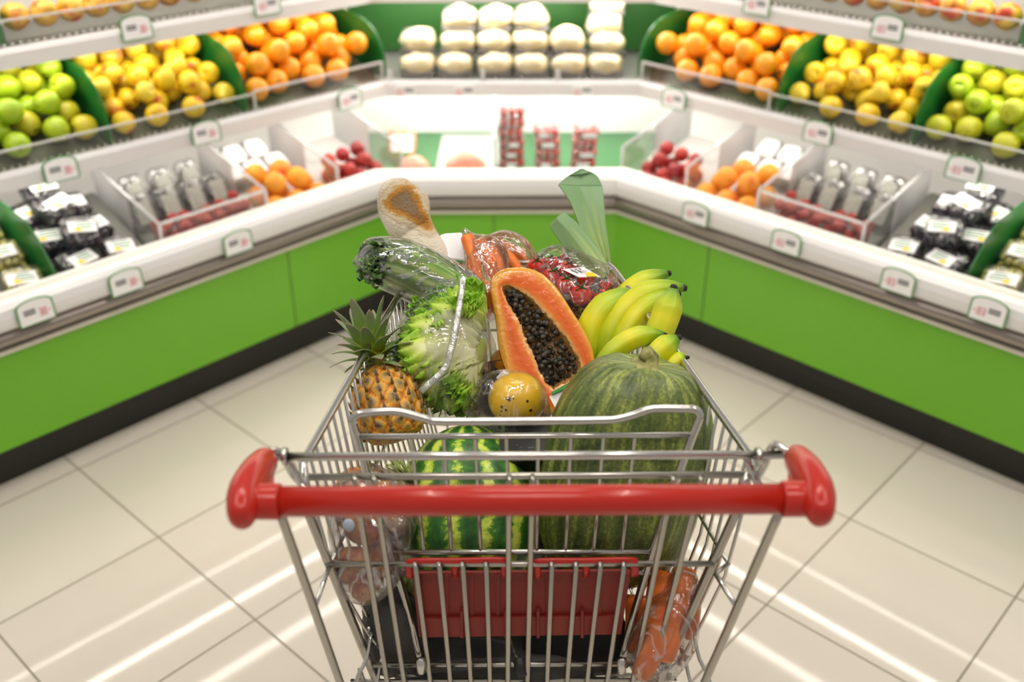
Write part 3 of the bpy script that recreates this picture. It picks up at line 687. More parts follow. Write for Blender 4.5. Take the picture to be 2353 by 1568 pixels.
# far end and floor of the basket
mb = MB(); a0, a1, b0, b1 = rimL(FYY), rimR(FYY), hbL(BF), hbR(BF)
for i in range(13): mb.tube([a0.lerp(a1, (i+.5)/13), b0.lerp(b1, (i+.5)/13)], .0023, 6)
for f in (.3, .65): mb.tube([a0.lerp(b0, f), a1.lerp(b1, f)], .003, 6)
mb.build('end_panel', M['chrome'], cart)
mb = MB(); g0, g1 = hbL(BN), hbR(BN)
for i in range(13): mb.tube([g0.lerp(g1, (i+.5)/13), b0.lerp(b1, (i+.5)/13)], .0022, 6)
for i in range(7):
    f = i/6; mb.tube([hbL(BN+(BF-BN)*f)-V((.0, 0, .004)), hbR(BN+(BF-BN)*f)-V((0, 0, .004))], .0032, 6)
mb.build('basket_floor', M['chrome'], cart)
# rear gate
mb = MB()
mb.tube([PY(676, 1097, GY+.006), PY(1738, 1091, GY+.006)], .0046, 10)
mb.tube([PY(748, 1297, GY+.004), PY(1642, 1296, GY+.004)], .0040, 10)
mb.tube([PY(858, 1529, GY+.004), PY(1530, 1526, GY+.004)], .0036, 10)
mb.tube(cat([PY(826, 1538, GY+.004), PY(836, 1561, GY+.004), PY(860, 1566, GY+.004), PY(1500, 1562, GY+.004), PY(1524, 1556, GY+.004), PY(1534, 1530, GY+.004)], 3), .003, 8)
def ext(a, b, y): k = (y-a[1])/(b[1]-a[1]); return (a[0]+(b[0]-a[0])*k, y)
for a, b in (((830, 1200), (890, 1568)), ((873, 1200), (929, 1568)), ((1169, 1200), (1167, 1568)), ((1221, 1200), (1212, 1568)), ((1527, 1200), (1454, 1568)), ((1586, 1200), (1495, 1568))):
    t_ = ext(a, b, 1102); mb.tube([PY(t_[0], 1094, GY+.004), PY(*t_, GY-.004), PY(*a, GY-.005), PY(*b, GY-.005), PY(*ext(a, b, 1640), GY)], .0039, 10)
for a, b in (((954, 1298), (989, 1568)), ((1009, 1298), (1035, 1568)), ((1063, 1298), (1082, 1568)), ((1117, 1298), (1126, 1568)), ((1268, 1297), (1257, 1568)), ((1324, 1297), (1303, 1568)), ((1380, 1297), (1349, 1568)), ((1434, 1297), (1395, 1568))):
    mb.tube([PY(a[0], 1294, GY+.006), PY(a[0], 1297, GY-.002), PY(*ext(a, b, 1306), GY-.004), PY(*b, GY-.004), PY(*ext(a, b, 1640), GY)], .0036, 8)
mb.build('rear_gate', M['zinc'], cart)
for a, b in (((713, 1190), (866, 1568)), ((1690, 1180), (1515, 1568))):
    mb = MB(); mb.tube([PY(*ext(a, b, 1125), GY+.008), PY(*a, GY+.008), PY(*b, GY+.008), PY(*ext(a, b, 1640), GY+.01)], .0062, 10); mb.build('gate_post', M['zinc'], cart)
# fold-up child seat back
so, sn = V((0, 1.022, .60)), V((0, 1, -.16)).normalized()
SP = lambda x, y: PP(x, y, so, sn)
mb = MB(); pts = [(1424, 1528), (1446, 1450), (1492, 1290), (1528, 1180), (1560, 1085), (1598, 985), (1608, 955), (1596, 942), (1570, 940), (1500, 940), (1462, 952), (1420, 963), (1380, 966), (1200, 968), (1015, 969), (985, 965), (950, 955), (918, 947), (880, 946), (830, 951), (814, 960), (812, 975), (833, 1050), (848, 1110), (872, 1190), (905, 1290), (945, 1430), (968, 1528)]
mb.tube([SP(*p) for p in cat(pts, 3)], .0056, 10); mb.build('seat_frame', M['chrome'], cart)
mb = MB()
for l, r in (((824, 1004), (1588, 1000)), ((903, 1270), (1496, 1268)), ((898, 1318), (1494, 1316))): mb.tube([SP(*l), SP(*r)], .0042, 8)
for a, b in (((945, 1010), (973, 1262)), ((1020, 1010), (1037, 1262)), ((1092, 1008), (1104, 1262)), ((1164, 1006), (1168, 1262)), ((1237, 1004), (1233, 1262)), ((1312, 1002), (1300, 1262)), ((1387, 1002), (1364, 1262)), ((1459, 1001), (1429, 1262))):
    mb.tube([SP(a[0], 1000), SP(*a), SP(*b), SP(b[0], 1269)], .0029, 8)
mb.build('seat_grid', M['chrome'], cart)
for px in (968, 1428):
    mb = MB(); c0 = PY(px, 1522, GY-.006); mb.loft([c0+V((0, -.003, .012)), c0+V((0, -.004, .009)), c0+V((0, -.006, -.012)), c0+V((0, -.005, -.016))], [.003, .0065, .0065, .003], n=12); mb.build('seat_hook', M['chrome'], cart)
# red seat plate with its two grips
ro, rn = V((0, 1.014, .70)), V((0, 1, -.03)).normalized()
RP = lambda x, y, dz=0: PP(x, y, ro, rn)+rn*dz
mb = MB(); mb.prism([RP(950, 1318), RP(1446, 1313), RP(1424, 1452), RP(964, 1459)], rn*.005); pl = mb.build('seat_plate', M['redp'], cart, smooth=False, bevel=.001)
mb = MB(); mb.prism([RP(962, 1416), RP(1428, 1410), RP(1424, 1452), RP(966, 1459)], rn*-.006)
mb.prism([RP(948, 1318), RP(964, 1318), RP(978, 1458), RP(964, 1458)], rn*-.006); mb.prism([RP(1432, 1313), RP(1448, 1313), RP(1426, 1452), RP(1413, 1452)], rn*-.006)
for x in (1058, 1158, 1232, 1333): mb.prism([RP(x, 1396), RP(x+8, 1396), RP(x+8, 1457), RP(x, 1457)], rn*-.009)
mb.build('plate_flange', M['redp'], cart, smooth=False, bevel=.001)
for x in (1022, 1080, 1140, 1255, 1315, 1372): mb = MB(); mb.prism([RP(x, 1320), RP(x+9, 1320), RP(x+9, 1415), RP(x, 1415)], rn*-.002); mb.build('plate_rib', M['redp'], cart, smooth=False)
for x0, x1, xm in ((942, 1160, 1047), (1233, 1455, 1345)):
    mb = MB(); d2 = -.012
    pts = [(x0+2, 1312), (x0, 1288), (x0+8, 1278), ((x0+x1)/2, 1277), (x1-8, 1275), (x1, 1285), (x1, 1309)]
    mb.loft([RP(x, y, d2) for x, y in cat(pts, 3)], .0035, .006, hint=(0, 1, 0), n=10)
    mb.loft([RP(xm, 1279, d2), RP(xm, 1311, d2)], .0035, .005, hint=(0, 1, 0), n=8)
    mb.build('plate_grip', M['red'], cart)
# under-frame with four castors
mb = MB()
for f in (.95, 1.15, 1.35): mb.tube([V((-.27+(f-.95)*.2, f, .135)), V((.31-(f-.95)*.2, f, .135))], .007, 8)
for x in (-.14, .17): mb.tube([V((x, 1.0, BZ-.01)), V((x*1.3, 1.05, .135))], .006, 8); mb.tube([V((x*.7, 1.42, BZ-.01)), V((x*.9, 1.4, .135))], .006, 8)
mb.build('under_frame', M['zinc'], cart)
wheel_m = mat('wheel_rubber', '4a4a4c', .5)
for x, y in ((-.26, .97), (.30, .97), (-.17, 1.45), (.20, 1.45)):
    mb = MB(); mb.box((x, y, .115), (.014, 0, 0), (0, .014, 0), (0, 0, .02))
    for s in (-1, 1): mb.box((x+s*.016, y+.012, .075), (.002, 0, 0), (0, .012, 0), (0, 0, .035))
    ca = mb.build('castor', M['zinc'], cart, smooth=False)
    mb = MB(); mb.loft([(x-.012, y+.015, .05), (x-.012, y+.015, .05), (x-.008, y+.015, .05), (x+.008, y+.015, .05), (x+.012, y+.015, .05)], [.02, .044, .05, .05, .044], hint=(0, 0, 1), n=20); mb.build('wheel', wheel_m, ca)
# ------------------------------------------------------------------ produce in the cart
# pumpkin
pc, pa = P(1432, 1086, 1.455), V((.17, .20, .965)).normalized(); pr, ph = .1185, .178
def pump_mat():
    m, nt, b, out = newmat('pumpkin_skin'); b.inputs['Roughness'].default_value = .38
    a = N(nt, 'ShaderNodeAttribute', attribute_name='k'); h = N(nt, 'ShaderNodeAttribute', attribute_name='h')
    cx = N(nt, 'ShaderNodeCombineXYZ'); q = N(nt, 'ShaderNodeMath', operation='MULTIPLY'); q.inputs[1].default_value = 2*PI
    c_, s_ = N(nt, 'ShaderNodeMath', operation='COSINE'), N(nt, 'ShaderNodeMath', operation='SINE')
    nt.links.new(a.outputs['Fac'], q.inputs[0]); nt.links.new(q.outputs[0], c_.inputs[0]); nt.links.new(q.outputs[0], s_.inputs[0])
    nt.links.new(c_.outputs[0], cx.inputs[0]); nt.links.new(s_.outputs[0], cx.inputs[1])
    hh = N(nt, 'ShaderNodeMath', operation='MULTIPLY'); hh.inputs[1].default_value = .8; nt.links.new(h.outputs['Fac'], hh.inputs[0]); nt.links.new(hh.outputs[0], cx.inputs[2])
    n = N(nt, 'ShaderNodeTexNoise', i_Scale=7., i_Detail=6., i_Roughness=.65); nt.links.new(cx.outputs[0], n.inputs['Vector'])
    tc = N(nt, 'ShaderNodeTexCoord'); n2 = N(nt, 'ShaderNodeTexNoise', i_Scale=230., i_Detail=2.); nt.links.new(tc.outputs['Object'], n2.inputs['Vector'])
    ad = N(nt, 'ShaderNodeMath', operation='MULTIPLY_ADD'); ad.inputs[1].default_value = .32; nt.links.new(n2.outputs[0], ad.inputs[0]); nt.links.new(n.outputs[0], ad.inputs[2])
    base = ramp(nt, ad.outputs[0], [(.42, '2e4020'), (.56, '4a5c2c'), (.68, '687438'), (.77, '8d9c48'), (.86, 'adb95c')])
    mx = N(nt, 'ShaderNodeMix', data_type='RGBA'); nt.links.new(ramp(nt, h.outputs['Fac'], [(.86, '000000'), (.97, 'ffffff')]), mx.inputs[0]); nt.links.new(base, mx.inputs[6])
    nt.links.new(ramp(nt, n.outputs[0], [(.4, '5c7136'), (.55, '9aa862'), (.66, 'c3c78a')]), mx.inputs[7]); nt.links.new(mx.outputs[2], b.inputs['Base Color'])
    bp = N(nt, 'ShaderNodeBump', i_Strength=.12, i_Distance=.004); nt.links.new(n2.outputs[0], bp.inputs['Height']); nt.links.new(bp.outputs[0], b.inputs['Normal'])
    return m
pb = pa.orthogonal().normalized(); pd_ = pa.cross(pb)
t = thing('pumpkin', (pc.x, pc.y, .60), 'large oblong dark green pumpkin with pale streaks and a dry stem', 'pumpkin')
pd_ = pa.cross(V((1, 0, 0))).normalized(); pb = pd_.cross(pa)
mb = MB(); mb.ell(pc, pb*pr, pd_*pr*.74, pa*ph, 64, 40, p=.80, mod=lambda d, h, a: 1+.012*math.cos(a*11)*(1-abs(d.z))**.3-.06*max(0, d.z-.93)/.07, kf=lambda d, h, a: a/(2*PI))
mb.build('body', pump_mat(), t)
st = pc+pa*(ph*.935)
def stem_mod(i, a): return 1+.22*math.cos(a*5)*(1-i*.4)
mb = MB(); mb.loft([st-pa*.006, st, st+pa*.004, st+pa*.010+pb*.002, st+pa*.016+V((-.004, -.002, 0)), st+pa*.020+V((-.009, -.003, 0))], [.030, .024, .015, .011, .010, .011], n=20, mod=stem_mod)
mb.build('stem', mat('pumpkin_stem', 'a9a763', .6, var='7d7c4a', vscale=60, bump=.4, bscale=120), t)
# watermelon
wc = P(1074, 1190, 1.50); wr, wh = .1075, .152
def melon_mat():
    m, nt, b, out = newmat('watermelon_rind'); b.inputs['Roughness'].default_value = .3
    a = N(nt, 'ShaderNodeAttribute', attribute_name='k'); tc = N(nt, 'ShaderNodeTexCoord')
    n = N(nt, 'ShaderNodeTexNoise', i_Scale=60., i_Detail=5., i_Roughness=.75); nt.links.new(tc.outputs['Object'], n.inputs['Vector'])
    n3 = N(nt, 'ShaderNodeTexNoise', i_Scale=9., i_Detail=2.); nt.links.new(tc.outputs['Object'], n3.inputs['Vector'])
    q = N(nt, 'ShaderNodeMath', operation='MULTIPLY_ADD'); q.inputs[1].default_value = 14*2*PI; nt.links.new(a.outputs['Fac'], q.inputs[0])
    w = N(nt, 'ShaderNodeMath', operation='MULTIPLY'); w.inputs[1].default_value = 2.4; nt.links.new(n3.outputs[0], w.inputs[0]); nt.links.new(w.outputs[0], q.inputs[2])
    c_ = N(nt, 'ShaderNodeMath', operation='COSINE'); nt.links.new(q.outputs[0], c_.inputs[0])
    ad = N(nt, 'ShaderNodeMath', operation='MULTIPLY_ADD'); ad.inputs[1].default_value = 5.6; ad.inputs[2].default_value = -2.75; nt.links.new(n.outputs[0], ad.inputs[0])
    s_ = N(nt, 'ShaderNodeMath', operation='ADD'); nt.links.new(c_.outputs[0], s_.inputs[0]); nt.links.new(ad.outputs[0], s_.inputs[1])
    hf = N(nt, 'ShaderNodeMath', operation='MULTIPLY_ADD'); hf.inputs[1].default_value = .4; hf.inputs[2].default_value = .5; nt.links.new(s_.outputs[0], hf.inputs[0])
    nt.links.new(ramp(nt, hf.outputs[0], [(.0, '27551f'), (.45, '3c7530'), (.62, '4c8431'), (.74, 'a8c63c'), (1., 'd6e462')]), b.inputs['Base Color'])
    return m
mb = MB(); mb.ell(wc, V((wr, 0, 0)), V((0, -.084, .086))*.92, V((0, .088, .094))*1.06, 64, 36, kf=lambda d, h, a: a/(2*PI))
tag(mb.build('watermelon', melon_mat()), 'round watermelon with bright yellow green stripes behind the cart gate', 'watermelon')
# napa cabbage low down at the left of the seat plate
cc = P(938, 1360, 1.50)
mb = MB(); mb.ell(cc, V((.052, 0, 0)), V((0, .05, 0)), V((.02, 0, .062)), 40, 24, kf=lambda d, h, a: .5+.5*math.sin(a*16+h*5))
tag(mb.build('cabbage', attr_mat('cabbage_leaf', [(0, '6f8f35'), (.5, 'a3b95a'), (1, 'd3dba0')], rough=.45, noise_amt=.7, nscale=25)), 'pale green veined cabbage between watermelon and backpack', 'cabbage')
# pineapple
pt0, pt1 = P(912, 1012, 1.47), P(866, 848, 1.50); ax = (pt1-pt0); L = ax.length; ax.normalize()
t = thing('pineapple', pt0, 'small ripe pineapple with a grey green crown leaning on the left cart rim', 'pineapple')
def eyes(i, a):
    u, w = a*10/(2*PI)+i*4.9, a*10/(2*PI)-i*4.9
    e = abs(math.sin(PI*u))*abs(math.sin(PI*w)); return e**.6
prof = [(.0, .2), (.03, .62), (.1, .82), (.25, .97), (.45, 1.), (.65, .95), (.82, .80), (.93, .60), (1., .42)]
q = cat(prof, 9)
mb = MB(); mb.loft([pt0+ax*(L*x) for x, r in q], [max(r, .05)*.0505 for x, r in q], n=96, mod=lambda i, a: 1+.10*eyes(i, a)-.04, kf=eyes)
pine = attr_mat('pineapple_skin', [(0, '9a5412'), (.25, 'd8851c'), (.5, 'e9ae3e'), (.72, 'd0a04c'), (.9, 'a68a52'), (1, '6f5d3a')], rough=.5, noise_amt=.35, nscale=120, bump=.3, bscale=180)
body = mb.build('body', pine, t)
b1 = ax.orthogonal().normalized(); b2 = ax.cross(b1)
brm = mat('bract', '8a7550', .7, var='5d4a30', vscale=60)
mb = MB()
for r_ in range(1, 9):
    for j in range(8):
        for hh in (0, 1):
            # eye centres where both lattice phases are half-integer
            i = (r_+.5*hh)/8.4*1.0; u = (j+.5*((r_*1+hh) % 2)+.0)
            a = 2*PI*((j+.5)/8+(0 if hh else .0625*1))
            if not .08 < i < .95: continue
            rr = .0505*max(.05, [x for x in q if x[0] >= i][0][1])*1.04
            c0 = pt0+ax*(L*i)+(b1*math.cos(a)+b2*math.sin(a))*rr
            o_ = (b1*math.cos(a)+b2*math.sin(a)); mb.loft([c0-ax*.002, c0+o_*.002+ax*.004, c0+o_*.003+ax*.010], [.0028, .0016, .0003], n=5)
br = mb.build('bract_fringe', brm, t); br['kind'] = 'stuff'
cb = pt1+ax*.002; up2 = (P(836, 735, 1.50)-pt1).normalized(); c1 = up2.orthogonal().normalized(); c2 = up2.cross(c1)
leafm = attr_mat('crown_leaf', [(0, 'c9952e'), (.2, '93a83a'), (.45, '7a9a48'), (.75, '7c8a62'), (1, '9a8670')], rough=.5, noise_amt=.3, nscale=50)
mb = MB(); mb.loft([cb-up2*.01, cb+up2*.02, cb+up2*.045], [.018, .013, .005], n=12); cr_ = mb.build('crown', leafm, t)
R = random.Random(5)
for j in range(34):
    f = j/33; a = j*2.39996; el = .05+1.25*f**.75; out_ = (c1*math.cos(a)+c2*math.sin(a))
    Ln = (.074-.018*(1-f)+R.uniform(-.006, .006))*(.72 if f < .18 else 1.0); wd = .0150-.003*(f < .2); p0 = cb+up2*(.004+.034*f)+out_*.006
    pts = []; dirn = out_*math.cos(el)+up2*math.sin(el); side_ = dirn.cross(out_*math.sin(el)-up2*math.cos(el)).normalized()
    for k in range(9):
        s = k/8; bend = (-.95+f*.8)*s*s*Ln*.6
        pts.append(p0+dirn*(Ln*s)+up2*bend+out_*(.12*s*s*Ln))
    nrm = side_.cross(dirn).normalized()
    mb = MB()
    mb.grid(lambda u, w: V(pts[round(u*8)])+side_*((w-.5)*2*wd*(1-u)**.55*(1-.25*(1-u)**6))+nrm*(abs(w-.5)*2)**2*.0035*(1-u), 8, 4, kf=lambda u, w: u)
    mb.build('leaf', leafm, cr_, solid=.0012)
# papaya half
outl = [(1183, 615), (1160, 618), (1140, 628), (1129, 645), (1128, 670), (1133, 700), (1140, 738), (1143, 765), (1146, 795), (1155, 830), (1167, 860), (1185, 885), (1205, 908), (1232, 935), (1258, 954), (1285, 950), (1330, 915), (1358, 875), (1366, 840), (1362, 805), (1350, 775), (1333, 744), (1315, 716), (1296, 686), (1280, 663), (1262, 643), (1243, 628), (1222, 619), (1202, 615)]
cav = [(1155, 661), (1163, 656), (1172, 657), (1186, 664), (1201, 673), (1215, 683), (1229, 696), (1241, 709), (1253, 723), (1268, 738), (1281, 753), (1296, 772), (1308, 790), (1322, 812), (1334, 836), (1334, 855), (1322, 868), (1305, 878), (1288, 886), (1274, 893), (1262, 886), (1252, 871), (1241, 854), (1232, 830), (1222, 806), (1213, 786), (1204, 765), (1197, 748), (1189, 729), (1176, 710), (1164, 689)]
pon = V((.10, -.62, .50)).normalized(); poo = P(1240, 780, 1.56)
PPt = lambda x, y: PP(x, y, poo, pon)
def resample(poly, n):
    q = cat(poly+[poly[0]], 8)[:-1]; q = [V((a, b, 0)) for a, b in q]; d = [0]
    for i in range(len(q)): d.append(d[-1]+(q[(i+1) % len(q)]-q[i]).length)
    out = []
    for k in range(n):
        s = d[-1]*k/n; i = max(j for j in range(len(q)) if d[j] <= s); f = (s-d[i])/max(d[i+1]-d[i], 1e-6); p = q[i].lerp(q[(i+1) % len(q)], f); out.append((p.x, p.y))
    return out
def align(a, b):
    """rotate list b so it starts at the angle of a about the shared middle"""
    ca = (sum(x for x, y in b)/len(b), sum(y for x, y in b)/len(b)); t0 = math.atan2(a[0][1]-ca[1], a[0][0]-ca[0])
    k = min(range(len(b)), key=lambda i: abs(math.remainder(math.atan2(b[i][1]-ca[1], b[i][0]-ca[0])-t0, 2*PI))); return b[k:]+b[:k]
NO = 128
if (sum((outl[i][0]*outl[(i+1) % len(outl)][1]-outl[(i+1) % len(outl)][0]*outl[i][1]) for i in range(len(outl)))) * (sum((cav[i][0]*cav[(i+1) % len(cav)][1]-cav[(i+1) % len(cav)][0]*cav[i][1]) for i in range(len(cav)))) < 0: cav = cav[::-1]
ro_ = [PPt(*p) for p in resample(outl, NO)]; rc_ = [PPt(*p) for p in align(resample(outl, NO), resample(cav, NO))]
R = random.Random(2); pcen = sum(ro_, V())/NO
t = thing('papaya_half', P(1258, 950, 1.53), 'cut papaya half with orange flesh and black seeds facing up', 'papaya')
W[t.name] = V(t.location)
# rind shell
mb = MB(); rings = []
for k in range(9):
    th = PI/2*k/8; rings.append([pcen+(p-pcen)*(math.cos(th)**.7 if k < 8 else .02)-pon*(.072*math.sin(th)) for p in ro_])
def stitch(mb, rings, ks):
    b = len(mb.v); n = len(rings[0])
    for r, k in zip(rings, ks):
        for p in r: mb.pt(p, k)
    for i in range(len(rings)-1):
        for j in range(n):
            j2 = (j+1) % n; a = b+i*n; mb.f.append((a+j, a+j2, a+n+j2, a+n+j))
stitch(mb, rings, [0]*9); mb.build('rind', mat('papaya_rind', 'd9a02c', .35, var='b5a02e', vscale=14), t)
# flesh face with the cavity wall
mb = MB(); rings = []; ks = []
jag = [1+.0*R.random() for _ in range(NO)]
for f, k, dz in ((0, .0, 0), (.06, .06, .0015), (.16, .2, .002), (.35, .45, .002), (.6, .75, .002), (.82, .92, .001), (.93, .98, .000), (1., 1., -.002)):
    rings.append([a.lerp(b, f+(R.uniform(-.06, .04) if f >= .93 else 0))+pon*dz for a, b in zip(ro_, rc_)]); ks.append(k)
ccen = sum(rc_, V())/NO
for sc2, dz, k in ((.97, -.006, 1.06), (.90, -.014, 1.1), (.7, -.020, 1.14), (.4, -.022, 1.14), (.02, -.022, 1.14)):
    rings.append([ccen+(p-ccen)*(sc2+R.uniform(-.02, .02)*(sc2 > .5))+pon*(dz+R.uniform(-.002, .002)) for p in rc_]); ks.append(k)
stitch(mb, rings, ks)
for i, v in enumerate(mb.v):   # paler flesh on the side under the stem end
    if mb.k[i] < .85: mb.k[i] = max(0, mb.k[i]-.5*max(0, min(1, (1165-(CX+F*(v.x/((v-CAM).dot(AX)))))/50+.35)))
mb.build('flesh', attr_mat('papaya_flesh', [(0, 'd9941e'), (.06, 'eeb048'), (.2, 'ee9a3a'), (.42, 'e97626'), (.72, 'e2601a'), (.9, 'ea7828'), (.97, 'f3a95a'), (1., 'f6cf94'), (1.05, 'dda058'), (1.12, 'b98548')], rough=.22, noise_amt=.10, nscale=60, coat=.4, bump=.15, bscale=90), t)
def inside(p, poly):
    c = False; j = len(poly)-1
    for i in range(len(poly)):
        if (poly[i][1] > p[1]) != (poly[j][1] > p[1]) and p[0] < (poly[j][0]-poly[i][0])*(p[1]-poly[i][1])/(poly[j][1]-poly[i][1])+poly[i][0]: c = not c
        j = i
    return c
seedm = mat('papaya_seed', '36322a', .45, var='4b453a', vscale=120, bump=.4, bscale=300)
mb = MB(); mb.ell((0, 0, 0), (.0042, 0, 0), (0, .0042, 0), (0, 0, .0048), 10, 8, mod=lambda d, h, a: 1+.08*nz(d, 2.5)); s0 = mb.build('seed', seedm, origin=(0, 0, 0))
pts = []
cs = cat(cav+[cav[0]], 3)[:-1]
for _ in range(9000):
    x, y = R.uniform(1150, 1340), R.uniform(650, 895)
    cxm, cym = 1243, 770
    if not inside((cxm+(x-cxm)*1.06, cym+(y-cym)*1.04), cs): continue
    if any((x-a)**2+(y-b)**2 < 11.0**2 for a, b in pts): continue
    if nz((x/22, y/22, 3)) > .30: continue
    pts.append((x, y))
lay2 = [(R.choice(pts)) for _ in range(90)]
allp = [(PPt(x, y)+pon*R.uniform(-.016, -.009)) for x, y in pts]+[(PPt(x+R.uniform(-6, 6), y+R.uniform(-6, 6))+pon*R.uniform(-.006, -.0005)) for x, y in lay2 if inside((1243+(x-1243)*1.18, 770+(y-770)*1.12), cs)]
allp.sort(key=lambda p: -(p-poo).dot(pon))
for p in allp[:100]:
    c = s0.copy(); C.objects.link(c); c.parent = t; c.location = p-W[t.name]; c.rotation_euler = (R.uniform(0, 6), R.uniform(0, 6), 0)
mb = MB()
for p in allp[100:]: mb.ell(p, (.0042, 0, 0), (0, .0042, 0), (0, 0, .0046), 8, 6)
o = mb.build('seed_bed', seedm, t); o['kind'] = 'stuff'
bpy.data.objects.remove(s0)
# bananas
banm = attr_mat('banana_skin', [(0, '57860f'), (.12, '86ac18'), (.30, 'b9cc1e'), (.52, 'e2dc22'), (.8, 'b9c81c'), (1, '86a81a')], at='h', rough=.38, noise_amt=.18, nscale=14, stretch=None)
tipm = mat('banana_tip', '2a2318', .7)
t = thing('banana_bunch', P(1400, 850, 1.60), 'bunch of green yellow bananas standing behind the pumpkin', 'bananas')
bans = [([(1460, 677), (1425, 688), (1388, 716), (1362, 757), (1352, 800), (1352, 850)], 1.615, 38),
        ([(1534, 629), (1500, 640), (1460, 662), (1425, 695), (1400, 740)], 1.66, 27),
        ([(1570, 662), (1530, 664), (1480, 680), (1435, 718), (1405, 768), (1388, 830)], 1.60, 30),
        ([(1556, 676), (1510, 690), (1468, 725), (1436, 775), (1415, 830)], 1.585, 27),
        ([(1548, 663), (1541, 690), (1530, 725), (1515, 765), (1500, 815)], 1.515, 33),
        ([(1524, 770), (1488, 770), (1450, 781), (1418, 802), (1380, 838)], 1.485, 25),
        ([(1558, 777), (1536, 792), (1513, 812), (1490, 850)], 1.465, 28),
        ([(1575, 822), (1565, 824), (1548, 838), (1525, 870)], 1.455, 18)]
for pts, tt, rp in bans:
    q = cat([(x, y, tt) for x, y in pts], 6); m = len(q); r = px2m(rp, tt)
    rad = []
    for i in range(m):
        f = i/(m-1); rad.append(r*min(1, .30+2.2*f if f < .10 else .52+1.9*(f-.10) if f < .36 else 1)*(1 if f < .8 else 1-.25*(f-.8)/.2))
    mb = MB(); mb.loft([P(*p) for p in q], rad, n=20, hint=(0, .3, 1), mod=lambda i, a: 1+.055*math.cos(a*5))
    bn = mb.build('banana', banm, t)
    p0, p1 = P(*q[0]), P(*q[1]); d = (p0-p1).normalized()
    mb = MB(); mb.loft([p0-d*.001, p0+d*.004, p0+d*.006], [rad[0]*.98, rad[0]*.8, rad[0]*.5], n=10, mod=lambda i, a: 1+.25*math.sin(a*3)*i); mb.build('tip', tipm, bn)
# leek
leekm = attr_mat('leek_leaf', [(0, 'bccb85'), (.25, '93ad66'), (.6, '7a9c66'), (1, '7b9f72')], at='k', rough=.42, noise_amt=.2, nscale=30)
t = thing('leek', P(1404, 650, 1.72), 'green leek standing upright behind the tomato pack', 'leek')
def blade(left, right, t0, t1, name, fold, kk=(0, 1)):
    l, r = cat(left, 5), cat(right, 5); m = min(len(l), len(r))-1
    def fn(u, w):
        i = u*(m); a = l[min(int(round(i)), m)]; b = r[min(int(round(i)), m)]; tt = t0+(t1-t0)*u
        p = P(a[0]+(b[0]-a[0])*w, a[1]+(b[1]-a[1])*w, tt); return p+AX*(fold*(.5-abs(w-.5))*2)
    mb = MB(); mb.grid(fn, m, 36, kf=lambda u, w: kk[0]+(kk[1]-kk[0])*u+.30*nz((w*14, u*.3, len(name)), 1, 2)); return mb.build(name, leekm, t, solid=.003)
blade([(1392, 650), (1378, 590), (1352, 552), (1334, 525), (1315, 475), (1298, 445), (1283, 424)], [(1406, 650), (1402, 600), (1397, 555), (1392, 515), (1389, 480), (1387, 452), (1384, 427)], 1.72, 1.80, 'leaf', .012)
blade([(1283, 424), (1290, 417), (1298, 410), (1306, 404)], [(1384, 427), (1379, 416), (1372, 404), (1362, 397)], 1.80, 1.81, 'leaf', .012, (1, 1))
blade([(1306, 404), (1322, 395), (1330, 391), (1337, 389)], [(1362, 397), (1352, 393), (1345, 391), (1339, 389)], 1.81, 1.815, 'leaf', .004, (1, 1))
blade([(1390, 655), (1350, 632), (1318, 600), (1296, 570), (1276, 540), (1263, 519)], [(1406, 655), (1396, 610), (1378, 575), (1352, 542), (1322, 510), (1292, 487)], 1.70, 1.73, 'leaf', -.008, (.1, .9))
mb = MB(); mb.loft([P(1398, 640, 1.72), P(1400, 665, 1.70), P(1398, 720, 1.66), P(1385, 800, 1.62)], [.010, .013, .015, .016], n=16, kf=lambda i, a: .1-.1*i); mb.build('shaft', leekm, t)
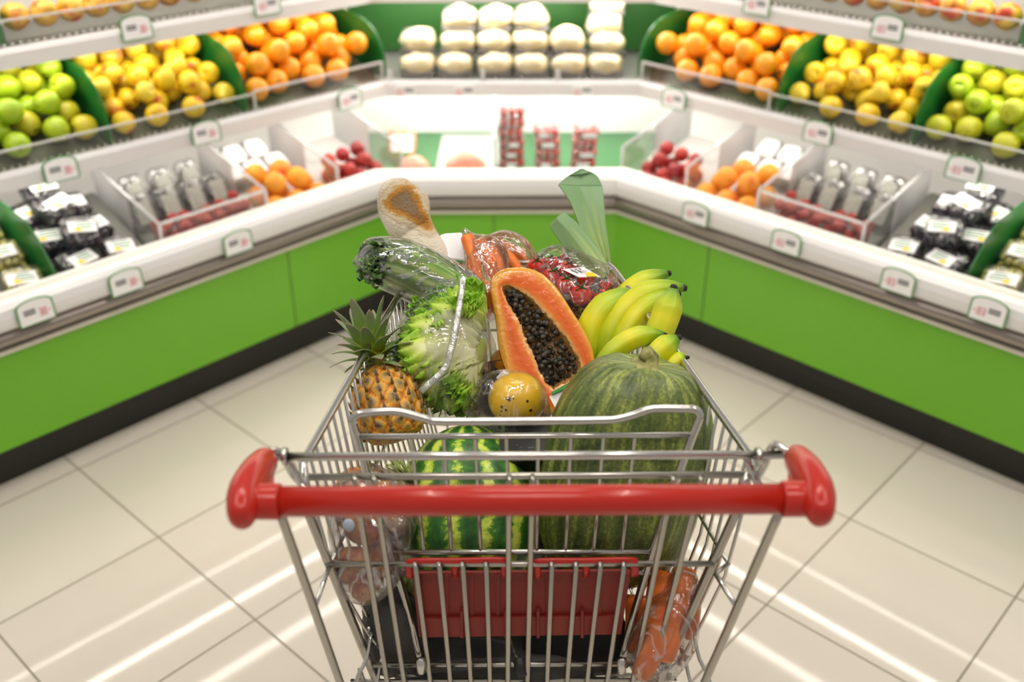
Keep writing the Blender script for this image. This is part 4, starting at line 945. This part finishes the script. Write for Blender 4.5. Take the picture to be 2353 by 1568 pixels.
# tomato pack behind the papaya
tl0, tl1 = P(1222, 622, 1.69), P(1362, 690, 1.63); tx = (tl1-tl0).normalized(); tn = V((0, -.45, .9)); tn = (tn-tx*tn.dot(tx)).normalized(); ty = tn.cross(tx)
tc_ = tl0.lerp(tl1, .5)+ty*.018-tn*.006; hx, hy = .064, .052
t = thing('tomato_pack', tc_-tn*.03, 'wrapped black tray of vine tomatoes with a white label behind the papaya', 'tomato pack')
mb = MB(); mb.ell(tc_-tn*.018, tx*(hx+.012), ty*(hy+.004), tn*.022, 28, 10, p=.35); mb.v = [v if (v-tc_).dot(tn) < -.023 else v-tn*((v-tc_).dot(tn)+.023) for v in mb.v]; mb.build('tray', mat('tray_dark_plastic', '40302a', .2, coat=.5), t)
R = random.Random(9); tpos = []
for px, py, rp, d in ((1233, 613, 21, 1.685), (1265, 636, 21, 1.67), (1299, 655, 23, 1.655), (1335, 678, 26, 1.64), (1378, 682, 20, 1.65), (1268, 604, 17, 1.72), (1302, 618, 19, 1.71), (1345, 645, 19, 1.69), (1392, 655, 17, 1.69), (1330, 612, 18, 1.73), (1368, 638, 18, 1.715), (1300, 596, 16, 1.745), (1400, 672, 15, 1.67), (1240, 600, 15, 1.72)):
    c0 = P(px, py, d); r = px2m(rp, d); tpos.append(c0)
    mb = MB(); mb.ell(c0, (r, 0, 0), (0, r, 0), (0, 0, r*.95), 20, 14, mod=lambda dd, h, a: 1-.10*max(0, dd.z-.85)/.15)
    tm = tag(mb.build('vine_tomato', tomr), 'red vine tomato inside the wrapped tray behind the papaya', 'tomato', 'vine tomatoes in the wrapped tray')
    cd = V((R.uniform(-.4, .4), -.35, .85)).normalized(); b1 = cd.orthogonal().normalized(); b2 = cd.cross(b1); mb = MB()
    for k in range(5):
        a = k*2*PI/5+R.random()*.3; o_ = b1*math.cos(a)+b2*math.sin(a)
        mb.loft([c0+cd*r*.96, c0+cd*r*.92+o_*r*.35, c0+cd*r*.85+o_*r*.62], [.0018, .0022, .0006], .0008, n=6, hint=cd)
    mb.loft([c0+cd*r*.9, c0+cd*(r*1.15), c0+cd*(r*1.3)+b1*.006], [.0016, .0014, .0014], n=6); mb.build('calyx', calyx_m, tm)
mb = MB(); mb.ell(tc_-tn*.004, tx*(hx+.014), ty*(hy+.006), tn*.028, 32, 16, p=.55, mod=lambda d, h, a: 1+.05*nz(d, 4)); mb.build('cling_film', film('tray_wrap', 'ffffff', .02, .5, .8, 40, .07, None, .3), t)
mb = MB(); lq = [P(1293, 620, 1.655), P(1330, 638, 1.63), P(1382, 638, 1.645), P(1340, 614, 1.67)]; mb.prism(lq, tn*.001); lb = mb.build('paper_label', M['card'], t, smooth=False)
mb = MB(); mb.prism([P(1345, 628, 1.639), P(1350, 637, 1.634), P(1372, 637, 1.638), P(1362, 628, 1.645)], tn*.0018); mb.build('yellow_sticker', M['yellow'], lb, smooth=False)
mb = MB()
for a in (.25, .45, .65): mb.prism([lq[0].lerp(lq[3], a)+(lq[1]-lq[0])*x+tn*.0014 for x in (.15, .6)]+[lq[0].lerp(lq[3], a+.06)+(lq[1]-lq[0])*x+tn*.0014 for x in (.6, .15)], tn*.0002)
mb.build('label_print', M['print'], lb, smooth=False)
# carrots
carm = mat('carrot_skin', 'ee7420', .35, var='f08a2e', vscale=20, bump=.2, bscale=60, stretch=(1, 1, 1))
def carrot(p0, p1, r0, r1, label, group):
    p0, p1 = V(p0), V(p1); q = [(0, .55), (.02, .85), (.06, 1), (.5, .85), (.9, .65), (.97, .45), (1, .15)]; q = cat(q, 4)
    mb = MB(); R2 = random.Random(int(abs(p0.x)*9999)); bend = V((R2.uniform(-1, 1), R2.uniform(-1, 1), 0))*.004
    mb.loft([p0.lerp(p1, x)+bend*math.sin(x*PI) for x, r in q], [max(.1, r)*(r0+(r1-r0)*x) for x, r in q], n=16, mod=lambda i, a: 1+.03*nz((i*14, math.cos(a)*.4, math.sin(a)*.4)))
    return tag(mb.build('carrot', carm), label, 'carrot', group)
lab, grp = 'orange carrot inside the clear bag between the greens and the papaya', 'carrots in the upper clear bag'
for a, b, ta, tb, r in (((1074, 545), (1108, 690), 1.68, 1.62, 17), ((1100, 555), (1128, 640), 1.70, 1.67, 18), ((1132, 565), (1162, 640), 1.71, 1.67, 20), ((1160, 580), (1205, 640), 1.73, 1.70, 18), ((1126, 604), (1133, 650), 1.655, 1.66, 16), ((1092, 660), (1100, 700), 1.63, 1.62, 14), ((1112, 650), (1120, 712), 1.63, 1.61, 17), ((1130, 660), (1136, 720), 1.645, 1.62, 16), ((1085, 600), (1095, 660), 1.66, 1.64, 15), ((1190, 575), (1215, 610), 1.75, 1.74, 12), ((1140, 556), (1192, 590), 1.775, 1.765, 15), ((1150, 575), (1205, 612), 1.765, 1.755, 15), ((1165, 566), (1210, 590), 1.785, 1.775, 12)):
    carrot(P(*a, ta), P(*b, tb), px2m(r, ta), px2m(r*.75, tb), lab, grp)
def hull(name, pts, ra, rb, mt, label, ctg, hint=(1, 0, 0), amp=.06, n=36, parent=None, fs=5, mstep=6):
    q = cat([tuple(p)+(a, b) for p, a, b in zip(pts, ra, rb)], mstep); mb = MB()
    mb.loft([V(x[:3]) for x in q], [max(.001, x[3]) for x in q], [max(.001, x[4]) for x in q], hint=hint, n=n, mod=lambda i, a: 1+amp*nz((i*fs, math.cos(a)*1.6, math.sin(a)*1.6), 1.3, 3))
    o = mb.build(name, mt, parent)
    return o if parent else tag(o, label, ctg)
hull('carrot_bag', [P(1066, 526, 1.69), P(1080, 552, 1.69), P(1112, 590, 1.68), P(1116, 640, 1.66), P(1115, 690, 1.635), P(1122, 728, 1.62)], [px2m(x, 1.66) for x in (4, 22, 55, 50, 34, 14)], [.006, .02, .035, .035, .03, .02], film('carrot_film', 'ffe2cc', .07, .55, 1., 28, .12, (1, 1, .35)), 'clear plastic bag of carrots between the wrapped greens and the tomato pack', 'bag')
hull('onion_bag', [P(1120, 545, 1.75), P(1150, 556, 1.75), P(1185, 578, 1.75), P(1212, 600, 1.74), P(1222, 625, 1.73)], [.004, .022, .028, .02, .008], [.01, .03, .035, .03, .015], film('bag_film_orange', 'f2b48c', .16, .5, .9, 30, .2), 'hazy orange tinted bag behind the carrots', 'bag')
# bread
def bread_k(i, a): return 0
br_pts = [((928, 410), 8, 1.74), ((925, 422), 36, 1.74), ((922, 445), 53, 1.74), ((928, 475), 61, 1.74), ((938, 508), 55, 1.73), ((953, 535), 47, 1.73), ((968, 562), 47, 1.72), ((984, 590), 50, 1.71), ((1000, 625), 48, 1.70), ((1012, 660), 30, 1.69)]
q = cat([P(*a, d)[:]+(px2m(r, d),) for a, r, d in br_pts], 7)
crust = [(880, 470), (895, 448), (915, 430), (942, 425), (962, 455), (975, 485), (992, 515), (985, 528), (960, 515), (930, 500), (905, 488)]
mb = MB(); mb.loft([V(x[:3]) for x in q], [x[3] for x in q], [x[3]*.62 for x in q], hint=(1, .0, 0), n=64, mod=lambda i, a: 1+.035*nz((i*5, math.cos(a)*1.5, math.sin(a)*1.5)))
for i, v in enumerate(mb.v):
    r_ = v-CAM; tt = r_.dot(AX); x, y = CX+F*r_.x/tt, CY-F*r_.dot(UP)/tt
    dd = min(math.hypot(x-a, y-b) for a, b in cat(crust+[crust[0]], 3)); ins = inside((x, y), crust)
    front = v.y < q[min(int(mb.h[i]*(len(q)-1)), len(q)-1)][1]+.012
    mb.k[i] = (.5+min(dd, 22)/44 if ins else .5-min(dd, 22)/44) if front else 0
t = mb.build('bread_loaf', attr_mat('bread_crust', [(0, 'ddd2bf'), (.18, 'c4b196'), (.32, 'd0bf9f'), (.46, 'b9945c'), (.6, 'b87c22'), (.8, '8a6434'), (1, '7d6a50')], rough=.8, noise_amt=.5, nscale=70, bump=.45, bscale=160, stretch=(1, 1, 2)), origin=P(1000, 625, 1.7))
tag(t, 'flour dusted bread loaf with brown crust patch sticking up behind the greens', 'bread')
# white packet behind
mb = MB(); mb.prism([P(1008, 552, 1.71), P(1022, 547, 1.71), P(1062, 545, 1.71), P(1068, 560, 1.70), P(1072, 600, 1.69), P(1040, 597, 1.69), P(1022, 590, 1.69)], AX*.012+UP*.01)
t = tag(mb.build('paper_packet', M['card'], smooth=False, bevel=.003), 'plain white paper packet between the bread and the carrot bag', 'packet')
mb = MB(); mb.prism([P(1040, 597, 1.688), P(1072, 600, 1.688), P(1072, 605, 1.688), P(1045, 603, 1.688)], AX*.004); mb.build('green_edge', M['tagedge'], t, smooth=False)
# wrapped greens
gpts = [P(838, 592, 1.64), P(870, 595, 1.64), P(920, 612, 1.63), P(980, 640, 1.62), P(1035, 662, 1.61), P(1080, 676, 1.60), P(1110, 690, 1.59)]
t = thing('wrapped_greens', gpts[4]-V((0, 0, .05)), 'long leafy green bunch wrapped in clear plastic lying across the left back of the cart', 'leafy greens')
stalkm = attr_mat('green_stalk', [(0, '648a30'), (.3, '8eac48'), (.55, 'b9ca78'), (.7, 'a0ba58'), (1, '64892c')], rough=.35, noise_amt=.5, nscale=16, coat=.2)
for k, (dx, dy, dt, r, x0) in enumerate(((0, -32, .02, 30, 0), (10, 0, -.01, 34, 0), (0, 34, .0, 28, 1), (30, -15, -.03, 26, 1), (20, 22, -.03, 26, 1), (40, 8, .03, 32, 0))):
    pp = []
    for j, (x, y, d) in enumerate(((860, 596, 1.64), (920, 612, 1.63), (980, 640, 1.62), (1035, 662, 1.61), (1085, 678, 1.60))):
        w = [.75, .95, 1, .8, .45][j]; pp.append(P(x+dx*.4, y+dy*w, d+dt)[:]+(px2m(r, 1.62)*[.6, .95, 1.05, .9, .6][j],))
    qq = cat(pp, 5); mb = MB(); mb.loft([V(x[:3]) for x in qq], [x[3] for x in qq], [x[3]*.7 for x in qq], n=20, mod=lambda i, a: 1+.05*math.cos(a*4+i*3)+.06*nz((i*6, a, k)), kf=lambda i, a: .5+.5*math.sin(a*2+k+i*2)); mb.build('leaf', stalkm, t)
tuft = attr_mat('dark_leaf_tip', [(0, '2c4820'), (.5, '4c6e32'), (1, '86a058')], rough=.3, noise_amt=.4, nscale=60)
mb = MB(); R = random.Random(17)
for k in range(70):
    c0 = P(R.gauss(866, 14), R.gauss(602, 19), 1.622+R.uniform(-.03, .03)); d = V((R.uniform(-1, .3), R.uniform(-.6, .6), R.uniform(-.6, .6))).normalized(); s_ = d.cross(V((R.random(), R.random(), R.random()))).normalized(); n_ = d.cross(s_)
    mb.grid(lambda u, w: c0+d*(.028*(u-.5))+s_*((w-.5)*.016*math.sin(PI*min(.98, u+.05)))+n_*.004*math.sin(u*9+w*5), 5, 3, kf=lambda u, w: R.random())
o = mb.build('leaf_tip', tuft, t, solid=.0008); o['kind'] = 'stuff'
hull('cling_film', [P(822, 585, 1.64), P(830, 590, 1.64), P(862, 597, 1.635), P(920, 614, 1.63), P(980, 640, 1.62), P(1035, 662, 1.61), P(1085, 676, 1.60), P(1108, 688, 1.59)], [px2m(x, 1.62) for x in (8, 34, 58, 68, 70, 60, 42, 12)], [.01, .02, .035, .044, .045, .042, .03, .01], film('greens_wrap', 'ffffff', .05, .6, 1., 26, .1, (.5, 1, 1)), None, None, hint=(0, 0, 1), parent=t, amp=.05)
# lettuce in its bag
lc = P(1022, 800, 1.55); root = P(1092, 845, 1.55)
t = thing('lettuce', lc-V((0, 0, .1)), 'frilly light green lettuce head with pale ribs inside a clear bag', 'lettuce')
letm = attr_mat('lettuce_leaf', [(0, 'f4f2d2'), (.25, 'e8ecae'), (.45, 'c9de5e'), (.7, '9fca2e'), (1, '7fb41f')], rough=.42, noise_amt=.28, nscale=26, sss=.1)
R = random.Random(41)
mb = MB(); mb.ell(P(1038, 815, 1.575), V((.055, 0, 0)), V((0, .045, 0)), V((0, 0, .085)), 24, 16, mod=lambda d, h, a: 1+.1*nz(d, 3), kf=lambda d, h, a: .35+.3*nz(d, 3)); mb.build('heart', letm, t)
def frill_leaf(base, tip, wd, ndir, k, curl):
    d = tip-base; Ln = d.length; d.normalize(); s_ = d.cross(ndir).normalized(); n_ = s_.cross(d).normalized(); ph = R.uniform(0, 6)
    def fn(u, w):
        x = (w-.5)*2; wid = wd*(.18+.82*math.sin(PI*(.08+.62*u))**1.1)*(1 if u < .9 else 1-.35*(u-.9)/.1)
        fr = .010*(abs(x)**1.8+(max(0, u-.75)*2.2)**1.5)*math.sin(u*26+x*9+ph)
        return base+d*(Ln*u*(1-.07*abs(x)**2))+s_*(x*wid)+n_*(curl*math.sin(u*PI*.75)-wid*.35*x*x+fr)+d*(fr*.6)
    mb = MB(); mb.grid(fn, 22, 14, kf=lambda u, w: min(1, max(0, .10+.50*u**3+.62*(abs(w-.5)*2)**1.3*(.15+u*.85)+.34*math.sin(w*34+u*5)*abs(w-.5)*(1-u))))
    return mb.build('leaf', letm, t, solid=.0012)
view = -AX
fan = [(1072, 648, 36), (1048, 660, 40), (1020, 678, 42), (992, 696, 42), (962, 716, 42), (938, 742, 40), (920, 772, 38), (912, 806, 38), (916, 842, 38), (930, 876, 38), (955, 906, 38), (990, 930, 38), (1028, 944, 36), (1058, 946, 32)]
order = [0, 13, 2, 11, 4, 9, 6, 1, 12, 3, 10, 5, 8, 7]
for z_, j in enumerate(order):
    x, y, w_ = fan[j]; dt = .03-.006*z_
    frill_leaf(P(1092+R.uniform(-6, 6), 812+(y-800)*.12, 1.545+dt*.4), P(x, y, 1.55+dt), px2m(w_*1.15, 1.55), view+V((0, 0, .3)), j, .030)
mb = MB()
for k in range(74):
    j = R.randrange(len(fan)); x, y, w_ = fan[j]; f = R.uniform(.62, .98)
    c0 = P(1092+(x-1092)*f+R.gauss(0, 9), 812+(y-812)*f+R.gauss(0, 9), 1.505+R.uniform(-.012, .012)+.055*max(0, f-.7)/.3)
    d = (P(x, y, 1.55)-P(1092, 812, 1.55)).normalized(); d = (d+V((R.uniform(-.5, .5), R.uniform(-.5, .5), R.uniform(-.5, .5)))).normalized(); s_ = d.cross(view).normalized(); n_ = s_.cross(d); ph = R.uniform(0, 6)
    mb.grid(lambda u, w: c0+d*(.026*(u-.5)+.004*math.sin(w*17+ph))+s_*((w-.5)*.034*(.4+.6*u))+n_*(.0065*u*math.sin(w*21+ph)+.004*math.sin(u*7)), 8, 12, kf=lambda u, w: .62+.38*u)
o = mb.build('leaf_frill', letm, t, solid=.0008); o['kind'] = 'stuff'
hull('lettuce_bag', [P(1062, 636, 1.58), P(1055, 660, 1.575), P(1035, 710, 1.565), P(1022, 775, 1.555), P(1020, 840, 1.55), P(1024, 900, 1.545), P(1040, 945, 1.54), P(1048, 962, 1.54)], [px2m(x, 1.55) for x in (6, 34, 78, 116, 118, 92, 44, 8)], [.008, .03, .055, .07, .075, .065, .04, .01], film('lettuce_wrap', 'ffffff', .03, .5, 1., 24, .08, (1, 1, .4), .3), 'clear plastic bag around the lettuce beside the pineapple', 'bag', amp=.045)
bago = [o for o in bpy.data.objects if o.name == 'lettuce_bag'][0]
mb = MB(); sq = cat([(1064, 636, 1.50), (1058, 690, 1.49), (1046, 760, 1.475), (1032, 820, 1.468), (1020, 850, 1.466), (995, 875, 1.465), (966, 900, 1.465)], 6)
mb.loft([P(*p) for p in sq], px2m(8, 1.48), .002, hint=(1, 0, 0), n=10, mod=lambda i, a: 1+.15*nz((i*9, 0, 2))); mb.build('bag_seam', film('seam_film', 'ffffff', .38, .5, .5, 60, .15), bago)
# fennel-like fronds by the watermelon
mb = MB(); R = random.Random(23)
for k in range(26):
    b0 = P(940+R.uniform(-8, 8), 1110, 1.44); e0 = P(895+R.uniform(-15, 45), 1060+R.uniform(-12, 22), 1.44+R.uniform(-.02, .03)); mb.tube([b0, b0.lerp(e0, .5)+V((0, 0, .006)), e0], .0012, 5)
o = mb.build('leafy_fronds', mat('frond', 'b9c878', .5, var='8fa64a', vscale=60)); tag(o, 'thin pale green fronds between the apple bag and the watermelon', 'fronds', None, 'stuff')
# mango trays
t0 = P(1165, 962, 1.50)
bm_ = mat('black_foam_tray', '231f1d', .35)
tu, tv = V((.98, -.05, .12)).normalized(), V((.12, .55, .82)).normalized(); tw = tu.cross(tv)
t = thing('fruit_tray', P(1160, 1010, 1.49), 'black tray in cling film holding a spotted yellow mango under the papaya', 'fruit tray')
c0 = P(1170, 935, 1.555)
mb = MB(); mb.ell(c0, tu*.066, tv*.075, tw*.03, 28, 12, p=.4); mb.v = [v if (v-c0).dot(tw) < .0 else v-tw*((v-c0).dot(tw)*1.35) for v in mb.v]; mb.build('tray', bm_, t)
hull('cling_film', [P(1072, 955, 1.50), P(1082, 948, 1.50), P(1130, 935, 1.50), P(1180, 935, 1.50), P(1225, 950, 1.50), P(1262, 965, 1.50)], [.006, .02, .052, .058, .045, .01], [.006, .02, .045, .05, .04, .01], film('tray_film', 'ffffff', .015, .5, 1., 30, .05, (1, .4, 1), .28), None, None, hint=(0, 0, 1), parent=t)
mgm = attr_mat('mango_skin', [(0, 'e9b20c'), (.45, 'f2c012'), (.62, 'd9ab1c'), (.74, 'a88d2a'), (.80, '3a301c')], rough=.28, noise_amt=1.0, nscale=22, coat=.3)
for px, py, d, rp, lb in ((1188, 918, 1.50, 63, 'spotted yellow mango in cling film below the papaya tip'), (1160, 832, 1.585, 32, 'orange yellow mango half hidden between the lettuce bag and the papaya')):
    r = px2m(rp, d); mb = MB(); mb.ell(P(px, py, d), V((r*1.06, 0, 0)), V((0, r, 0)), V((0, 0, r*.98)), 28, 20, kf=lambda dd, h, a: .5); o = mb.build('mango', mgm if rp > 40 else mat('mango_orange', 'e8971c', .35, var='dc8a1a', vscale=20))
    tag(o, lb, 'mango')
    if rp > 40:
        mb = MB(); R = random.Random(4)
        for k in range(16):
            dv = V((R.uniform(-.8, .8), -1, R.uniform(-.6, .8))).normalized(); b1 = dv.orthogonal().normalized(); b2 = dv.cross(b1); s_ = R.choice((.0012, .0016, .0022, .003))
            mb.ell(P(px, py, d)+dv*r*1.005, b1*s_, b2*s_, dv*.0006, 8, 4)
        mb.build('dark_speckle', mat('dark_speckle', '2e2614', .5), o)
for pts, gp, lb in (([(1140, 868, 1.51), (1158, 850, 1.52), (1176, 862, 1.515), (1198, 895, 1.51), (1176, 882, 1.49), (1150, 878, 1.49)], [(1164, 874, 1.487), (1178, 872, 1.487), (1196, 890, 1.487), (1190, 892, 1.487)], 'white label with green print on the wrapped mango'), ([(1262, 912, 1.475), (1316, 876, 1.48), (1330, 890, 1.475), (1300, 930, 1.47), (1276, 938, 1.465)], [(1266, 902, 1.478), (1306, 880, 1.478), (1308, 888, 1.472), (1267, 908, 1.472)], 'white label with a green band tucked between papaya and pumpkin')):
    mb = MB(); mb.prism([P(*p) for p in pts], AX*.0015); o = tag(mb.build('paper_label', M['card'], smooth=False), lb, 'label')
    mb = MB(); mb.prism([P(*p)-AX*.001 for p in gp], AX*.0012); mb.build('green_band', M['tagedge'], o, smooth=False)
# black carton with grey lettering between watermelon and pumpkin
c0 = P(1216, 1150, 1.585); mb = MB(); mb.box(c0, (.045, 0, 0), (0, .03, .012), (0, -.05, .15)); t = tag(mb.build('black_carton', mat('black_card', '0e0d0f', .4), smooth=False), 'black carton with grey letters wedged between watermelon and pumpkin', 'carton')
for ch, px, py, sz, col in (('k', 1184, 1037, .0165, '7a7a7c'), ('Z', 1212, 1038, .0115, '8a8a8c')):
    cu = bpy.data.curves.new('letter', 'FONT'); cu.body = ch; cu.size = sz*1.35; cu.extrude = .0003; cu.materials.append(mat('letter_grey', col, .5))
    o = bpy.data.objects.new('letter', cu); C.objects.link(o); o.parent = t; W[o.name] = V((0, 0, 0))
    nrm = V((0, .03, .012)).cross(V((1, 0, 0))).normalized(); fwd = V((0, -.03, -.012)).normalized()
    o.rotation_euler = Matrix((V((1, 0, 0)), V((0, -.05, .15)).normalized(), fwd)).transposed().to_euler()
    o.location = PP(px, py, c0+V((0, -.0305, -.0122)), fwd)-W[t.name]
    bpy.context.view_layer.update(); me = bpy.data.meshes.new_from_object(o.evaluated_get(bpy.context.evaluated_depsgraph_get()))
    o2 = bpy.data.objects.new('letter', me); C.objects.link(o2); o2.parent = t; o2.location = o.location; o2.rotation_euler = o.rotation_euler; bpy.data.objects.remove(o); o2.name = 'letter'
# apple bag at the lower left
lab, grp = 'red and yellow apple inside the clear bag at the left of the cart gate', 'apples in the clear bag'
rbl = blush('bag_apple_skin', [(0, 'dca24a'), (1, 'd8853c')], 'a8322c', .46)
bag_r = fruit_proto('bagged_apple', rbl, apple_prof, eye=eyem, stem=stemm); tag(bag_r, lab, 'apple', grp)
for k, (px, py, d, rp) in enumerate(((815, 1120, 1.42, 44), (888, 1135, 1.44, 42), (838, 1205, 1.37, 50), (905, 1205, 1.42, 40), (812, 1300, 1.36, 44), (872, 1285, 1.40, 46), (838, 1345, 1.38, 36))):
    dup(bag_r, P(px, py, d), rrot(random.Random(k+60), .3), px2m(rp, d), lab, grp)
drop(bag_r)
o = hull('apple_bag', [P(850, 1072, 1.42), P(850, 1085, 1.42), P(852, 1130, 1.41), P(852, 1200, 1.395), P(848, 1270, 1.385), P(838, 1330, 1.38), P(832, 1375, 1.38), P(830, 1384, 1.38)], [px2m(x, 1.4) for x in (12, 50, 88, 96, 88, 76, 40, 8)], [.01, .03, .05, .055, .055, .05, .03, .006], film('apple_film', 'f4e9e6', .13, .55, 1.1, 22, .16, (1, 1, .35)), 'clear plastic bag of red apples at the left side of the cart', 'bag', amp=.06)
mb = MB(); mb.ell(P(802, 1208, 1.335), V((.008, 0, 0)), V((0, .004, 0)), V((0, 0, .011)), 12, 8); mb.build('bag_sticker', mat('blue_white_sticker', 'c9d6ea', .4), o)
hull('clear_bag', [P(905, 1105, 1.43), P(915, 1130, 1.42), P(922, 1190, 1.40), P(915, 1245, 1.39), P(908, 1262, 1.39)], [.004, .018, .022, .016, .003], [.01, .02, .025, .02, .005], M['bag'], 'empty crumpled clear bag beside the watermelon', 'bag')
# carrots in the bag at the lower right
lab, grp = 'thick orange carrot in the clear bag at the lower right of the cart', 'carrots in the lower right bag'
for a, b, ta, tb, r in (((1575, 1305), (1560, 1420), 1.42, 1.40, 27), ((1540, 1325), (1490, 1490), 1.45, 1.41, 46), ((1572, 1385), (1530, 1525), 1.41, 1.40, 36), ((1516, 1425), (1468, 1562), 1.40, 1.40, 42), ((1478, 1370), (1450, 1500), 1.45, 1.44, 42), ((1592, 1390), (1578, 1470), 1.42, 1.41, 20)):
    carrot(P(*a, ta), P(*b, tb), px2m(r, ta), px2m(r*.85, tb), lab, grp)
hull('carrot_bag', [P(1578, 1298, 1.42), P(1573, 1315, 1.42), P(1565, 1370, 1.415), P(1545, 1420, 1.41), P(1520, 1480, 1.405), P(1490, 1535, 1.40), P(1475, 1562, 1.40)], [px2m(x, 1.41) for x in (10, 28, 44, 66, 72, 58, 22)], [.01, .025, .035, .045, .045, .04, .015], film('carrot_film_low', 'fff2ea', .06, .5, 1., 26, .12, (1, 1, .4)), 'clear plastic bag of carrots at the lower right of the cart', 'bag')
# backpack
bk = mat('black_fabric', '42403d', .7, bump=.35, bscale=500, var='504c48', vscale=20)
c0 = P(1150, 1470, 1.57)
t = thing('backpack', V((c0.x, c0.y, .57)), 'black fabric backpack lying at the bottom of the cart', 'backpack')
mb = MB(); mb.ell(P(1160, 1485, 1.55), V((.165, 0, .0)), V((0, .12, .0)), V((0, .02, .078)), 56, 28, p=.6, mod=lambda d, h, a: 1+.10*nz(d, 2.2, 4)+.03*nz(d, 7, 1)); mb.build('body', bk, t)
mb = MB(); mb.ell(P(905, 1455, 1.455), V((.040, 0, .02)), V((0, .035, 0)), V((-.012, 0, .070)), 32, 20, p=.7, mod=lambda d, h, a: 1+.12*nz(d, 2.5, 9)); mb.build('side_pocket', bk, t)
mb = MB(); mb.ell(P(1320, 1480, 1.46), V((.075, 0, 0)), V((0, .02, .01)), V((0, .01, .05)), 32, 18, p=.6, mod=lambda d, h, a: 1+.05*nz(d, 3)); mb.build('mesh_pocket', mat('mesh_fabric', '262321', .8, bump=.8, bscale=900), t)
for pts, r in (([(850, 1490, 1.50), (880, 1510, 1.47), (960, 1545, 1.45), (1040, 1575, 1.44)], .010), ([(1360, 1545, 1.44), (1420, 1535, 1.45), (1450, 1500, 1.48), (1440, 1450, 1.50)], .012), ([(1080, 1462, 1.455), (1140, 1470, 1.44), (1175, 1485, 1.43)], .006)):
    mb = MB(); mb.loft([P(*p) for p in cat(pts, 5)], r, r*.35, n=10, hint=(0, -1, .5)); mb.build('strap', bk, t)
mb = MB(); mb.tube([P(*p) for p in cat([(1172, 1470, 1.43), (1180, 1495, 1.425), (1190, 1515, 1.42)], 4)], .0022, 8); zp = mb.build('zipper_cord', mat('cord', '7a6f66', .7, var='2b2827', vscale=200), t)
mb = MB(); mb.loft([P(1190, 1512, 1.42), P(1191, 1516, 1.42), P(1202, 1550, 1.415), P(1203, 1556, 1.415)], [.004, .0085, .009, .004], [.002, .004, .0045, .002], hint=(1, 0, 0), n=12); mb.build('zipper_pull', mat('pull_rubber', '2e2d2e', .45), zp)
# ------------------------------------------------------------------ lights, world, camera
w = bpy.data.worlds.new('World'); sc.world = w; w.use_nodes = True
w.node_tree.nodes['Background'].inputs[0].default_value = lin('fffaf4'); w.node_tree.nodes['Background'].inputs[1].default_value = .34
hm = mat('lamp_housing', 'd8d8d6', .4)
for k, (x, y, rz, lb) in enumerate(((-1.5, 1.2, PI/2, 'long ceiling lamp above the aisle left of the cart'), (1.5, 1.2, PI/2, 'long ceiling lamp above the aisle right of the cart'), (0, 0.2, 0, 'long ceiling lamp behind the cart handle'), (0, 2.1, 0, 'long ceiling lamp above the open floor before the chiller corner'))):
    t = thing('ceiling_lamp', (x, y, 3.1), lb, 'ceiling lamp')
    d, n_ = V((math.cos(rz), math.sin(rz), 0)), V((-math.sin(rz), math.cos(rz), 0))
    mb = MB(); mb.box((x, y, 3.13), d*.8, n_*.12, (0, 0, .025)); mb.build('housing', hm, t, smooth=False)
    mb = MB(); mb.box((x, y, 3.1), d*.76, n_*.035, (0, 0, .004)); mb.build('diffuser', emis('ceiling_glow', 'fff6ea', 42.), t, smooth=False)
cd = bpy.data.cameras.new('camera'); cam = bpy.data.objects.new('camera', cd); C.objects.link(cam)
cam.location = CAM; cam.rotation_euler = (PI/2-PT, 0, 0); cd.sensor_width = 36; cd.lens = F/2353*36; cd.clip_start = .05
cd.dof.use_dof = True; cd.dof.focus_distance = 1.55; cd.dof.aperture_fstop = 2.3
sc.camera = cam
sc.view_settings.view_transform = 'Standard'; sc.view_settings.look = 'None'; sc.view_settings.gamma = 1; sc.view_settings.use_curve_mapping = False
sc.view_settings.exposure = .22
cy = sc.cycles; cy.max_bounces = 10; cy.transparent_max_bounces = 24; cy.diffuse_bounces = 4; cy.glossy_bounces = 4; cy.transmission_bounces = 6
cy.caustics_reflective = False; cy.caustics_refractive = False; cy.use_denoising = True; cy.sample_clamp_indirect = 8
